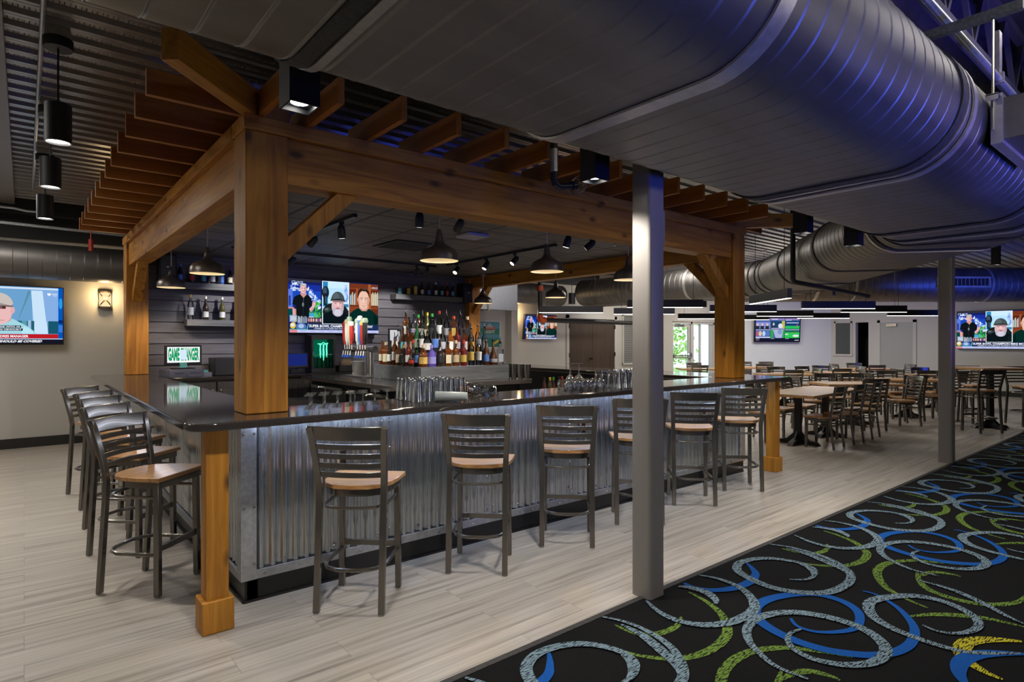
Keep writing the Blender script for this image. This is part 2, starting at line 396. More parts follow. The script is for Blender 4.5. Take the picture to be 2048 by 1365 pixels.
for k, dy in [(k, dy) for dy in (0, -1.86) for k in range(-2, 7)]:
    for ci, wmax, P in SWIRL:
        lay += 1
        z = .0055 + .0016 * ci + .00006 * (lay % 24)
        Q = [(x + k * PERIOD, y + dy) for x, y in catmull(P)]
        L_, R_ = [], []; n = len(Q)
        acc = [0]
        for i in range(1, n): acc.append(acc[-1] + math.dist(Q[i], Q[i - 1]))
        for i in range(n):
            a = Q[max(i - 1, 0)]; b = Q[min(i + 1, n - 1)]; dx, dy = b[0] - a[0], b[1] - a[1]; l = math.hypot(dx, dy) or 1
            t = acc[i] / acc[-1]
            w = wmax * .44 * (.22 + .78 * math.sin(PI * min(1, max(0, t))) ** .8)
            L_.append((Q[i][0] - dy / l * w, Q[i][1] + dx / l * w)); R_.append((Q[i][0] + dy / l * w, Q[i][1] - dx / l * w))
        for i in range(n - 1):
            quad = [L_[i], R_[i], R_[i + 1], L_[i + 1]]
            if max(p[1] for p in quad) > YC - .02 or min(p[0] for p in quad) < -.5: continue
            cp.add([(*p, z) for p in quad], [(0, 1, 2, 3)], 1 + ci)
c = struct('floor_carpet', cp, [M['carpet'], M['sw_green'], M['sw_yellow'], M['sw_blue'], M['sw_grey']], smooth=0)
struct('trim_1', MB().box(-3, YC - .014, -.02, XR, YC + .022, .007), M['gasket'])

# back wall with the glazed entrance opening, chamfered corner, right wall
DX0, DX1, DH = 15.36, 17.72, 2.13
w = MB(); w.box(-3, YB, 0, DX0, YB + .2, HI); w.box(DX1, YB, 0, 17.9, YB + .2, HI); w.box(DX0, YB, DH, DX1, YB + .2, HI)
struct('wall_back', w, M['wall'])
w = MB(); a, b = Vector((17.85, YB, 0)), Vector((XR, 8.55, 0)); d = (b - a).normalized(); nrm = Vector((d.y, -d.x, 0)) * -.2
vs = [a, b, b + nrm, a + nrm]; vs = [tuple(p) for p in vs] + [(p.x, p.y, HI) for p in vs]
w.add(vs, [(0, 1, 2, 3), (4, 7, 6, 5), (0, 4, 5, 1), (1, 5, 6, 2), (2, 6, 7, 3), (3, 7, 4, 0)])
struct('wall_corner', w, M['wall_white'])
w = MB(); w.box(XR, 7.80, 0, XR + .2, 8.75, HI); w.box(XR, -5, 0, XR + .2, 7.42, HI); w.box(XR, 7.42, 2.12, XR + .2, 7.80, HI)
struct('wall_right', w, M['wall'])
w = MB(); w.box(XR + .2, 7.1, 0, XR + 1.6, 7.15, 2.4); w.box(XR + .2, 8.1, 0, XR + 1.6, 8.15, 2.4); w.box(XR + 1.6, 7.1, 0, XR + 1.65, 8.15, 2.4); w.box(XR + .2, 7.1, 2.4, XR + 1.65, 8.15, 2.45); w.box(XR, 7.1, -.05, XR + 1.65, 8.15, 0)
struct('wall_passage', w, M['black_wall'])
struct('wall_left', MB().box(-3.2, -5, 0, -3, YB + .2, HI), M['wall'])
struct('wall_front', MB().box(-3.2, -5.2, 0, XR + .2, -5, HI), M['wall'])
struct('baseboard_back', MB().box(-3, YB - .02, 0, 10.6, YB, .14).box(12.95, YB - .02, 0, DX0, YB, .14), M['base'])
struct('baseboard_right', MB().box(XR - .02, -5, 0, XR, 6.0, .14), M['base'])
struct('trim_2', MB().box(-3, YB - .06, 2.98, 12, YB, DK), M['black_wall'])
struct('trim_3', MB().box(8.80, YB - .22, 0, 8.99, YB, 2.6), M['trimwhite'])
# ceilings: ribbed steel deck over the bar and dining area, higher dark ceiling over the arcade side
w = MB(); y = 1.62
while y < YB:
    pr = [(y, DK), (y + .030, DK), (y + .036, DK + .007), (y + .042, DK), (y + .072, DK), (y + .088, DK + .045), (y + .105, DK + .045)]
    pr += [(y + .115, DK + .020), (y + .155, DK + .020), (y + .165, DK + .045), (y + .18, DK + .045), (y + .195, DK)]
    for i_, (p, q) in enumerate(zip(pr, pr[1:])):
        w.add([(-3, p[0], p[1]), (XR, p[0], p[1]), (XR, q[0], q[1]), (-3, q[0], q[1])], [(0, 1, 2, 3)], 1 if i_ in (6, 7, 8) else 0)
    y += .195
w.box(-3, 1.62, DK + .05, XR, YB + .2, HI)
struct('ceiling', w, [M['deck_plain'], M['deck']], smooth=0)
struct('ceiling_high', MB().box(-3.2, -5.2, HI, XR + .2, 1.64, HI + .1), M['ceil_dark'])
struct('trim_4', MB().box(-1.3, 1.64, 3.36, -.095, 10.4, 3.449), M['col'])
struct('trim_5', MB().box(-3, 10.40, 3.25, XR - 3, 10.52, 3.449), M['lampblack'])

# bar joist and conduit seen over the big duct
jt = thing('roof_joist', 'dark open-web steel joist above the big duct at the upper right', 'joist', (1.5, 1.22, 3.62))
MB().box(0, -.03, .55, 9, .03, .62).box(0, -.03, 0, 9, .03, .07).build('chord', M['ceil_dark'], jt)
for i in range(14):
    x = i * .64
    MB().bar((x, 0, .05), (x + .32, 0, .57), .035, .035).bar((x + .32, 0, .57), (x + .64, 0, .05), .035, .035).build('web', M['ceil_dark'], jt)
jt2 = thing('roof_joist', 'far open-web joist in purple shade at the top right edge', 'joist', (1.5, .45, 3.62))
for ch in list(jt.children):
    copy_tree(ch, jt2)
cd = thing('conduit_pipe', 'thin steel conduit running above the big duct under the joists', 'conduit', (1.0, 1.02, 3.30))
MB().cyl((0, 0, 0), (9, 0, 0), .021, 12).build('pipe', M['galv_trim'], cd)
for x in (1.55, 2.35, 4.1): MB().box(x, -.03, -.03, x + .03, .03, .04).box(x - .02, -.012, .03, x + .05, .012, .32).build('clamp', M['duct_band'], cd)

# ------------------------------------------------------------------ ducts
def fillet_path(P, Rf, step=.01):
    out = []
    prev = Vector(P[0])
    for i in range(1, len(P)):
        p = Vector(P[i])
        if i < len(P) - 1:
            a = (p - Vector(P[i - 1])).normalized(); b = (Vector(P[i + 1]) - p).normalized()
            ang = a.angle(b); t = Rf * math.tan(ang / 2); s = p - a * t; e = p + b * t
            L_ = (s - prev).length; n = max(1, int(L_ / step)); out += [prev.lerp(s, k / n) for k in range(n)]
            side = 1 if a.cross(b).z > 0 else -1
            nrm = Vector((-a.y, a.x, 0)) * side; c_ = s + nrm * Rf
            n = max(1, int(ang * Rf / step))
            for k in range(n):
                th = ang * k / n * side; v = s - c_
                out.append(c_ + Vector((v.x * math.cos(th) - v.y * math.sin(th), v.x * math.sin(th) + v.y * math.cos(th), 0)))
            prev = e
        else:
            L_ = (p - prev).length; n = max(1, int(L_ / step)); out += [prev.lerp(p, k / n) for k in range(n + 1)]
    return out
def oval(a, r, off, n=12):
    pts = []
    for k in range(n + 1):
        t = -PI / 2 + PI * k / n; pts.append((a + (r + off) * math.cos(t), (r + off) * math.sin(t)))
    for k in range(n + 1):
        t = PI / 2 + PI * k / n; pts.append((-a + (r + off) * math.cos(t), (r + off) * math.sin(t)))
    return pts
def duct(name, label, P, zc, a, r, seam, joints, Rf=1.3, ridge=.0035, nn=24, shell='duct', bandm='duct_band'):
    D = fillet_path([(x, y, 0) for x, y in P], Rf); n = len(D)
    def st(s):
        i = min(max(int(s / .01), 0), n - 2); p = D[i].lerp(D[i + 1], min(1, max(0, s / .01 - i))); t = (D[min(i + 1, n - 1)] - D[max(i - 1, 0)]).normalized(); return p, Vector((t.y, -t.x, 0))
    def ring(s, off):
        p, u = st(s); return [(p.x + u.x * x, p.y + u.y * x, zc + z) for x, z in oval(a, r, off, nn)]
    T = thing(name, label, 'duct')
    L_ = (n - 1) * .01; rs = []; s = 0
    while s < L_ - .02:
        rs.append(ring(s, 0)); rs.append(ring(s + seam - .014, 0)); rs.append(ring(s + seam - .010, ridge * .6)); rs.append(ring(s + seam - .006, -ridge)); s += seam
    MB().rings(rs).build('duct_shell', M[shell], T, smooth=16)
    for kind, s, wd in joints:
        if kind == 'g':
            MB().rings([ring(s - wd / 2, .004), ring(s - wd / 2, .011), ring(s + wd / 2, .011), ring(s + wd / 2, .004)], caps=False).build('sealant', M['gasket'], T, smooth=50)
        else:
            MB().rings([ring(s - wd / 2, .003), ring(s - wd / 2, .013), ring(s + wd / 2, .013), ring(s + wd / 2, .003)], caps=False).build('joint_band', M[bandm], T, smooth=50)
    return T
J = [('g', 3.15, .055), ('b', 3.20, .03), ('b', 4.25, .075), ('g', 5.90, .07), ('b', 5.96, .02), ('b', 6.07, .05), ('g', 7.85, .07), ('b', 7.92, .02),
     ('g', 8.34, .06), ('b', 8.42, .04), ('g', 8.75, .06), ('g', 9.20, .07), ('b', 9.28, .03), ('g', 10.9, .07), ('g', 12.6, .07), ('g', 13.9, .06), ('g', 14.3, .06), ('g', 14.75, .06), ('g', 15.15, .06), ('b', 16.4, .06)]
duct('air_duct', 'huge flat-oval spiral-seam duct sweeping across the top of the room', [(-2.5, 1.45), (6.3, 1.45), (10.9, 5.3), (10.9, 10.1)], 2.69, .33, .31, .125, J)
duct('air_duct', 'round steel duct along the back wall above the wall televisions', [(-2.9, 10.55), (10.2, 10.55)], 2.63, 0.0, .25, .155, [('b', 1.95, .03), ('b', 5, .03), ('b', 9.5, .03), ('b', 11.2, .05)])
T = duct('air_duct', 'blue-lit round duct with a long vent grille near the right television', [(12.45, 7.24), (18.1, 2.60)], 2.80, 0.0, .39, .14, [('b', 1.75, .07), ('b', 2.6, .04), ('b', 5.6, .05)])
u = Vector((.7727, -.6347, 0)); fw = Vector((-.6347, -.7727, 0))
base = Vector((12.45, 7.24, 2.80))
def dp(s, f_, z): p = base + u * s + fw * f_; return (p.x, p.y, 2.80 + z)
g = MB()
for z0, z1, s0, s1 in ((.10, .14, 4.35, 5.5), (-.10, -.06, 4.35, 5.5)):
    g.add([dp(s0, .33, z0), dp(s1, .33, z0), dp(s1, .33, z1), dp(s0, .33, z1), dp(s0, .43, z0), dp(s1, .43, z0), dp(s1, .43, z1), dp(s0, .43, z1)],
          [(0, 3, 2, 1), (4, 5, 6, 7), (0, 1, 5, 4), (1, 2, 6, 5), (2, 3, 7, 6), (3, 0, 4, 7)], 0)
for k in range(14):
    s0 = 4.35 + k * .0865
    wd = .05 if k in (0, 13) else .012
    g.add([dp(s0, .33, -.1), dp(s0 + wd, .33, -.1), dp(s0 + wd, .33, .14), dp(s0, .33, .14), dp(s0, .42, -.1), dp(s0 + wd, .42, -.1), dp(s0 + wd, .42, .14), dp(s0, .42, .14)],
          [(0, 3, 2, 1), (4, 5, 6, 7), (0, 1, 5, 4), (1, 2, 6, 5), (2, 3, 7, 6), (3, 0, 4, 7)], 0)
g.flat([dp(4.36, .397, -.08), dp(5.5, .397, -.08), dp(5.5, .397, .12), dp(4.36, .397, .12)], 1)
g.build('vent_grille', [M['duct_band'], M['blackmatte']], T, smooth=0)
# rectangular branch off the near side of the big duct, its strut and hanger rod
T = thing('branch_duct', 'rectangular sheet-metal branch leaving the big duct at the right edge', 'duct', (3.86, .80, 2.55))
MB().box(0, -1.6, 0, .75, 0, .215).build('duct_box', M['duct'], T, bevel=.004)
MB().box(-.02, -.05, -.02, .77, -.002, .235).build('flange', M['duct_band'], T)
T = thing('duct_hanger', 'strut channel and threaded rod holding the big duct at upper right', 'hanger', (3.83, .785, 3.1))
MB().box(-.022, -.12, .07, .022, .95, .115).build('strut_channel', galv_mat('strut_steel', (.22, .24, .23), .5, 60, .3), T)
MB().cyl((0, 0, .07), (0, 0, -.50), .007, 8).build('threaded_rod', M['steel'], T)
MB().box(-.05, -.03, -.335, .03, .022, -.328).box(-.05, -.03, -.36, -.045, .022, -.33).build('bracket', M['duct_band'], T)
# pipework
T = thing('drain_pipe', 'black pipe dropping past the duct then running right beneath it', 'pipe', (8.04, 3.80, 0))
MB().tube([(0, 0, DK), (0, 0, 2.36), (.03, 0, 2.33), (.08, 0, 2.32), (2.6, 0, 2.25)], .034, 10).build('pipe', M['black'], T)
MB().cyl((1.3, 0, 2.20), (1.3, 0, 2.30), .02, 8).build('pipe_clip', M['black'], T)
T = thing('sprinkler_main', 'black fire pipe with orange elbows beside the back wall sconce', 'pipe', (9.10, 10.42, 0))
MB().cyl((0, -.35, 2.06), (0, -.35, 2.95), .055, 12).cyl((0.1, -.35, 2.0), (3.9, -.35, 1.99), .055, 12).cyl((0, -.35, 2.9), (0, -.35, DK - .002), .055, 12).build('pipe', M['black'], T)
MB().tube([(0, -.35, 2.12), (0, -.35, 2.04), (.04, -.35, 2.0), (.14, -.35, 2.0)], .075, 12).build('elbow', M['orange'], T)
MB().cyl((0, -.35, 2.66), (0, -.35, 2.78), .075, 12).build('coupling', M['orange'], T)
MB().cyl((3.45, -.35, 1.99), (3.6, -.35, 1.99), .075, 12).build('coupling', M['orange'], T)
T = thing('caged_sprinkler', 'pipe drop with a wire-caged sprinkler head below the front rafters', 'sprinkler', (2.86, 3.02, 0))
MB().tube([(0, 0, 3.4), (0, 0, 2.66), (.012, 0, 2.62), (.05, 0, 2.605), (.17, 0, 2.63)], .026, 12).build('pipe', M['black'], T)
MB().cyl((0, 0, 2.70), (0, 0, 2.86), .029, 12).build('pipe_sleeve', M['duct_band'], T)
MB().cyl((.17, 0, 2.63), (.21, 0, 2.64), .034, 12).build('collar', M['black'], T)
cg = MB()
for k in range(6):
    a = PI * k / 6 * 2
    pts = [(.20 + .13 * t, .066 * math.sin(PI * min(1, .25 + t * .75)) * math.cos(a), 2.64 + .03 * t + .066 * math.sin(PI * min(1, .25 + t * .75)) * math.sin(a)) for t in (0, .25, .5, .75, 1)]
    cg.tube(pts, .003, 5)
for t in (.3, .7):
    rr = .066 * math.sin(PI * (.25 + t * .75))
    cg.tube([(.20 + .13 * t, rr * math.cos(2 * PI * k / 14), 2.64 + .03 * t + rr * math.sin(2 * PI * k / 14)) for k in range(14)], .003, 5, closed=True, ref=(1, 0, 0))
cg.build('wire_cage', M['steel'], T)
MB().cyl((.21, 0, 2.645), (.27, 0, 2.66), .012, 8).build('sprinkler_head', M['copper'], T)
for x in (.8, 2.4, 4.4, 6.6): MB().cyl((x - .0, 0, -.002), (x, 0, .026), .02, 8).build('strap', M['galv_trim'], bpy.data.objects['conduit_pipe']) if 0 else None
T = thing('box_duct', 'grey sheet-metal duct box against the back wall above the beer poster', 'duct', (7.25, 10.0, 2.19))
MB().box(0, 0, 0, 1.12, .25, .85).build('duct_box', M['galv_trim'], T, bevel=.004)
MB().box(.30, -.02, -.02, .34, .26, .87).build('flange', M['duct_band'], T)
for x in (.1, 1.0): MB().cyl((x, .12, .85), (x, .12, DK - 2.19 + .03), .008, 8).build('hanger_rod', M['steel'], T)
# slim conduit on the upper left
T = thing('conduit_pipe', 'pale conduit run crossing the dark beam at upper left', 'conduit', (-.6, 10.2, 3.0))
MB().tube([(-1, 0, .28), (.5, 0, .27), (.62, 0, .25), (.75, 0, .25)], .017, 8).tube([(-1, 0, .09), (3.4, 0, .02)], .02, 8).cyl((.2, 0, .27), (.2, .01, .46), .008, 6).cyl((2.2, 0, .045), (2.2, .01, .46), .008, 6).build('pipe', M['galv_trim'], T)
T = thing('conduit_pipe', 'thin conduit on the ribbed ceiling linking the black cylinder lights', 'conduit', (.085, 0, DK - .018))
MB().cyl((0, 2.4, 0), (0, 9.6, 0), .014, 8).build('pipe', M['galv_trim'], T)
# ------------------------------------------------------------------ steel columns
def column(x, y, s, top, label, plate=False):
    T = thing('steel_column', label, 'column', (x, y, 0)); T['kind'] = 'structure'
    r = .022; h = s / 2; poly = []
    for cx, cy, a0 in ((h - r, h - r, 0), (-h + r, h - r, 90), (-h + r, -h + r, 180), (h - r, -h + r, 270)):
        for k in range(5):
            a = rad(a0 + 22.5 * k); poly.append((cx + r * math.cos(a), cy + r * math.sin(a)))
    MB().prism(poly, 0, top).build('shaft', M['col'], T)
    if plate: MB().box(h - .002, -h + .01, 2.10, h + .012, -h + .03, 2.30).build('seam_bracket', M['col'], T)
    return T
column(2.892, 2.236, .142, DK, 'grey square steel column standing at the carpet edge in front of the stools', True)
column(8.95, 2.30, .15, DK, 'farther grey steel column at the carpet edge by the high-top table')
# ------------------------------------------------------------------ entrance, doors, windows
alu = M['trimwhite']
E_ = MB(); 
for x0, x1 in ((DX0, DX0 + .06), (16.38, 16.46), (17.66, DX1)): E_.box(x0, YB + .03, 0, x1, YB + .15, DH)
E_.box(DX0, YB + .03, DH - .07, DX1, YB + .15, DH)
door = struct('door_1', E_, M['trimwhite'])
q = MB().box(DX0 + .07, YB + .07, .02, DX0 + .15, YB + .12, DH - .08).box(16.29, YB + .07, .02, 16.37, YB + .12, DH - .08).box(DX0 + .15, YB + .07, DH - .17, 16.29, YB + .12, DH - .08).box(DX0 + .15, YB + .07, .02, 16.29, YB + .12, .22).box(DX0 + .15, YB + .07, .98, 16.29, YB + .12, 1.02).build('door_leaf', alu, door)
MB().box(DX0 + .15, YB + .09, .22, 16.29, YB + .1, DH - .17).build('glass_pane', M['window'], door)
MB().cyl((DX0 + .1, YB + .02, 1.06), (16.25, YB + .02, 1.06), .02, 10).box(DX0 + .1, YB + .01, 1.02, DX0 + .16, YB + .08, 1.1).build('push_bar', M['steel'], door)
MB().cyl((16.33, YB + .0, 1.06), (16.33, YB + .07, 1.06), .09, 16).build('handle_rose', M['steel'], door)
MB().box(15.6, YB - .02, DH - .16, 15.95, YB + .07, DH - .09).build('door_closer', M['steel'], door)
wn = struct('window_1', MB().box(16.46, YB + .07, 0, 16.60, YB + .12, DH - .07).box(16.92, YB + .07, 0, 17.0, YB + .12, DH - .07).box(17.5, YB + .07, 0, 17.66, YB + .12, DH - .07).box(16.46, YB + .07, 0, 17.66, YB + .12, .12), alu)
MB().box(16.6, YB + .09, .12, 17.5, YB + .10, DH - .07).build('glass_pane', M['window'], wn)
dd = struct('door_2', MB().box(10.80, YB - .03, 0, 10.89, YB + .01, 2.2).box(12.66, YB - .03, 0, 12.75, YB + .01, 2.2).box(10.80, YB - .03, 2.11, 12.75, YB + .01, 2.2), M['trimwhite'])
for i, (x0, x1) in enumerate(((10.90, 11.772), (11.778, 12.65))):
    lf = MB().box(x0, YB - .025, .01, x1, YB, 2.10).build('door_leaf', M['door_wood'], dd)
    hx = 11.68 if i == 0 else 11.80
    if i == 0: MB().cyl((hx, YB - .03, 1.05), (hx, YB - .09, 1.05), .022, 10).cyl((hx, YB - .085, 1.05), (hx + .02, YB - .105, 1.05), .035, 12).build('knob', M['black'], lf)
for z in (.3, 1.1, 1.85): MB().box(12.645, YB - .045, z, 12.675, YB - .02, z + .11).box(10.875, YB - .045, z, 10.905, YB - .02, z + .11).build('hinge', M['black'], dd)
wn = struct('window_2', MB().box(13.0, YB - .03, .85, 13.05, YB + .01, 2.28).box(14.0, YB - .03, .85, 14.05, YB + .01, 2.28).box(13.0, YB - .03, 2.23, 14.05, YB + .01, 2.28).box(13.0, YB - .05, .85, 14.05, YB + .01, .90), M['trimwhite'])
b_ = MB()
for k in range(26): b_.add([(13.05, YB - .002, .90 + k * .051), (14.0, YB - .002, .90 + k * .051), (14.0, YB - .02, .94 + k * .051), (13.05, YB - .02, .94 + k * .051)], [(0, 1, 2, 3)])
b_.build('blind', M['blind'], wn, smooth=0)
d3 = struct('door_3', MB().box(XR - .03, 6.10, 0, XR, 6.19, 2.17).box(XR - .03, 7.08, 0, XR, 7.16, 2.17).box(XR - .03, 6.10, 2.09, XR, 7.16, 2.17), M['wall'])
lf = MB().box(XR - .012, 6.19, .01, XR + .0, 7.08, 2.09).build('door_leaf', mat('door_grey', (.40, .40, .38), .5), d3)
MB().box(XR - .07, 6.62, 1.97, XR - .012, 6.90, 2.06).build('door_closer', M['steel'], d3)
wn = struct('window_3', MB().box(XR - .03, 7.90, 1.06, XR, 7.95, 2.16).box(XR - .03, 8.40, 1.06, XR, 8.45, 2.16).box(XR - .03, 7.90, 2.11, XR, 8.45, 2.16).box(XR - .05, 7.88, 1.03, XR, 8.47, 1.09), M['wall'])
MB().box(XR - .008, 7.95, 1.09, XR - .002, 8.40, 2.11).build('glass_pane', M['dimglass'], wn)
# outside the entrance
struct('ground', MB().box(8, YB + .2, -.12, 30, 34, -.05), mat('lawn', (.14, .26, .05), .9, vary=.4, bscale=9))
struct('ground_path', MB().box(14, YB + .2, -.05, 19, 13.2, -.04), mat('pale_concrete', (.55, .54, .5), .85))
T = thing('tree', 'broad grey tree trunk outside the glass entrance door', 'tree', (18.2, 14.9, -.1))
MB().tube([(0, 0, 0), (.03, 0, 1.2), (-.02, 0, 2.6), (.05, .1, 5)], [.42, .34, .31, .25], 14).build('trunk', mat('bark', (.30, .27, .24), .9, bump=1, bscale=14, vary=.4), T)
def leaves(n, x0, x1, y0, y1, z0, z1, s, rnd):
    lf = MB()
    for _ in range(n):
        p = Vector((rnd.uniform(x0, x1), rnd.uniform(y0, y1), rnd.uniform(z0, z1))); a = Vector((rnd.uniform(-1, 1), rnd.uniform(-1, 1), rnd.uniform(-1, 1))).normalized() * s
        b2 = a.cross(Vector((rnd.random(), rnd.random(), rnd.random()))).normalized() * s * .6
        lf.add([p - a, p + b2, p + a, p - b2], [(0, 1, 2, 3)], rnd.choice((0, 0, 1)))
    return lf
LEAF = [mat('leaf_light', (.50, .66, .28), .6), mat('leaf_mid', (.28, .47, .14), .6)]
leaves(1200, -2.2, 2.6, -1.6, 1.4, 2.4, 5.2, .09, RND).build('crown', LEAF, T, smooth=0)
o = leaves(7000, 17, 27, 17.5, 20, .3, 5.6, .12, RND).build('hedge_foliage', LEAF, None, smooth=0)
tag(o, 'sunlit green bushes seen through the entrance glass', 'bushes', kind='stuff')
# ------------------------------------------------------------------ timber pergola over the bar
X0, X1, Y0, Y1 = .968, 6.36, 3.553, 8.89
PW, BB, CT, CZ = .24, 2.455, 2.725, 2.81
PG = thing('timber_pergola', 'honey-coloured timber post-and-beam frame standing over the bar', 'pergola', (0, 0, 0))
for x in (X0, X1 - PW):
    for y in (Y0, Y1 - PW):
        MB().box(0, 0, 1.1025, PW, PW, CT).build('post', M['cedar_z'], PG, bevel=.006, loc=(x, y, 0))
bi = .03
for y in (Y0 + bi, Y1 - PW + .172): MB().box(PW, 0, BB, X1 - X0 - PW, .18, CT).build('beam', M['cedar_x'], PG, bevel=.004, loc=(X0, y, 0))
for x in (X0 + bi, X1 - PW + bi): MB().box(0, PW, BB, .18, Y1 - Y0 - PW, CT).build('beam', M['cedar_y'], PG, bevel=.004, loc=(x, Y0, 0))
for y in (Y0 - .012, Y1 - PW - .012): MB().box(0, 0, CT, X1 - X0 + .024, .26, CZ).build('beam_cap', M['cedar_x'], PG, bevel=.004, loc=(X0 - .012, y, 0))
for x in (X0 - .012, X1 - .248): MB().box(0, .26, CT, .26, Y1 - Y0 - .26, CZ).build('beam_cap', M['cedar_y'], PG, bevel=.004, loc=(x, Y0, 0))
def brace(p, q, axis):
    d = Vector(q) - Vector(p); o = MB().bar((0, 0, 0), d, .11, .10).build('brace', M['cedar_' + axis], PG, bevel=.004, loc=p)
    return o
zl, zh = 2.04, 2.49
ins = .12
brace((X0 + PW - .02, Y0 + ins, zl), (X0 + PW + .43, Y0 + ins, zh), 'z'); brace((X1 - PW + .02, Y0 + ins, zl), (X1 - PW - .43, Y0 + ins, zh), 'z')
brace((X0 + ins, Y1 - PW + .02, zl), (X0 + ins, Y1 - PW - .43, zh), 'z'); brace((X1 - ins, Y0 + PW - .02, zl), (X1 - ins, Y0 + PW + .43, zh), 'z')
brace((X1 - ins, Y1 - PW + .02, zl), (X1 - ins, Y1 - PW - .43, zh), 'z')
RT, RH, OV = .038, .14, .47
ra = MB().box(-OV, -RT / 2, 0, .27, RT / 2, RH).mesh('rafter', M['rafter_x'])
rb = MB().box(-RT / 2, -OV, 0, RT / 2, .27, RH).mesh('rafter', M['rafter_y'])
rc = MB().box(-.27, -RT / 2, 0, OV, RT / 2, RH).mesh('rafter', M['rafter_x'])
for k in range(13): link('rafter', ra, PG, .002, (X0 - .005, 3.62 + .4064 * k, CZ))
for k in range(14):
    x = 1.33 + .385 * k
    if x < X1 - .1: link('rafter', rb, PG, .002, (x, Y0 - .005, CZ))
for k in range(13): link('rafter', rc, PG, .002, (X1 + .005, 3.62 + .4064 * k, CZ))
for (x, y, a) in ((X0, Y0, 225), (X1, Y0, 315)):
    MB().box(-.3, -.042, 0, .64, .042, .15).build('hip_rafter', M['cedar_x'], PG, bevel=.003, loc=(x, y, CZ + .001), rz=rad(a))
link('rafter', rb, PG, .002, (X0 + .085, Y0 - .005, CZ))
# dropped ceiling inside
struct('ceiling_bar', MB().box(X0 + .21, Y0 + .21, 2.65, X1 - .21, Y1 - .02, 2.69), M['tile'])
# grey boarded back wall of the bar
w = MB(); z = 1.06; YW = 8.76
while z < 2.64:
    w.box(X0 + PW, YW, z + .005, X1 - PW, YW + .045, min(z + .136, 2.65)); z += .141
w.box(X0 + PW, YW + .02, .0, X1 - PW, YW + .055, 2.65)
struct('wall_bar', w, M['shiplap'], bevel=.002)
# ------------------------------------------------------------------ the bar
CTZ0, CTZ1 = 1.06, 1.102
CX0, CX1, CY0 = .625, 6.95, 3.285
BAR = thing('bar_counter', 'U-shaped bar with dark glossy top over corrugated metal front', 'bar counter')
def rounded(poly, rs):
    out = []; n = len(poly)
    for i, p in enumerate(poly):
        r = rs[i]
        if not r: out.append(p); continue
        p = Vector(p); a = (Vector(poly[i - 1]) - p).normalized(); b = (Vector(poly[(i + 1) % n]) - p).normalized()
        s = p + a * r; e = p + b * r
        for k in range(7):
            t = k / 6; q = s * (1 - t) ** 2 + p * 2 * t * (1 - t) + e * t * t; out.append((q.x, q.y))
    return out
poly = [(CX0, CY0), (CX1, CY0), (CX1, 8.85), (6.20, 8.85), (6.20, 3.86), (1.24, 3.86), (1.24, 8.85), (CX0, 8.85)]
MB().prism(rounded([Vector((*p, 0)).to_2d() for p in poly], [.14, .1, 0, 0, 0, 0, 0, .05]), CTZ0, CTZ1).build('countertop', M['quartz'], BAR, bevel=.008)
FX0, FX1, FY = 1.0, 6.47, 3.66
def corr(a, b, z0, z1, out, amp=.009, per=.068):
    a = Vector(a); b = Vector(b); L_ = (b - a).length; d = (b - a) / L_; n = int(L_ / per * 8); nv = Vector(out); vs = []
    for i in range(n + 1):
        s = L_ * i / n; t = (s / per) % 1.0
        h = amp * max(-1, min(1, 1.35 * math.sin(2 * PI * t))); p = a + d * s + nv * h
        vs += [(p.x, p.y, z0), (p.x, p.y, z1)]
    return MB().add(vs, [(2 * i, 2 * i + 2, 2 * i + 3, 2 * i + 1) for i in range(n)])
corr((FX0, FY, 0), (FX1, FY, 0), .135, 1.058, (0, -1, 0)).build('corrugated_panel', M['galv'], BAR, smooth=60)
corr((FX0 - .01, FY, 0), (FX0 - .01, 8.8, 0), .135, 1.058, (-1, 0, 0)).build('corrugated_panel', M['galv'], BAR, smooth=60)
corr((FX1 + .01, FY, 0), (FX1 + .01, 8.8, 0), .135, 1.058, (1, 0, 0)).build('corrugated_panel', M['galv'], BAR, smooth=60)
MB().box(FX0 - .006, FY + .012, .0, FX1 + .004, FY + .05, 1.058).box(FX0 + .008, FY + .05, 0, FX0 + .05, 8.8, 1.058).box(FX1 - .05, FY + .05, 0, FX1 - .01, 8.8, 1.058).build('carcass', M['blackmatte'], BAR)
MB().box(FX0 - .03, FY - .028, .128, FX1 + .02, FY - .012, .178).build('bottom_trim', M['galv_trim'], BAR)
MB().box(FX0 - .038, FY, .128, FX0 - .022, 8.8, .178).build('bottom_trim', M['galv_trim'], BAR)
MB().prism([(FX0 - .036, FY - .03), (FX0 + .05, FY - .03), (FX0 + .05, FY - .016), (FX0 - .024, FY - .016), (FX0 - .024, FY + .06), (FX0 - .036, FY + .06)], .128, 1.055).build('corner_trim', M['galv_trim'], BAR)
MB().box(FX1 - .052, FY - .03, .128, FX1 + .033, FY - .016, 1.055).build('corner_trim', M['galv_trim'], BAR)
scm = MB().lathe([(0, -.007), (.006, -.006), (.009, -.002), (.009, .002)], (0, 0, 0), 8, 0, Matrix.Rotation(rad(-90), 4, 'X')).mesh('screw', M['steel'])
x = FX0 + .12
while x < FX1:
    for dx, z in ((0, 1.015), (.1, .215)): link('screw', scm, BAR, 0, (x + dx, FY - .013, z))
    x += .306
for x in (1.86, 1.92, 2.75, 2.81, 3.64, 4.53):
    for z in (.25, .48, .80, .98): link('screw', scm, BAR, 0, (x, FY - .013, z))
for x in (FX0 - .02, FX0 + .035):
    for z in (.22, .55, .98): link('screw', scm, BAR, 0, (x, FY - .032, z))
for k in range(18): link('screw', scm, BAR, 0, (FX0 + .1 + k * .3, FY - .03, .15))
k_ = [(FX0 - .03, FY - .04), (FX1 + .02, FY - .04), (FX1 + .02, 8.8), (FX0 - .03, 8.8)]
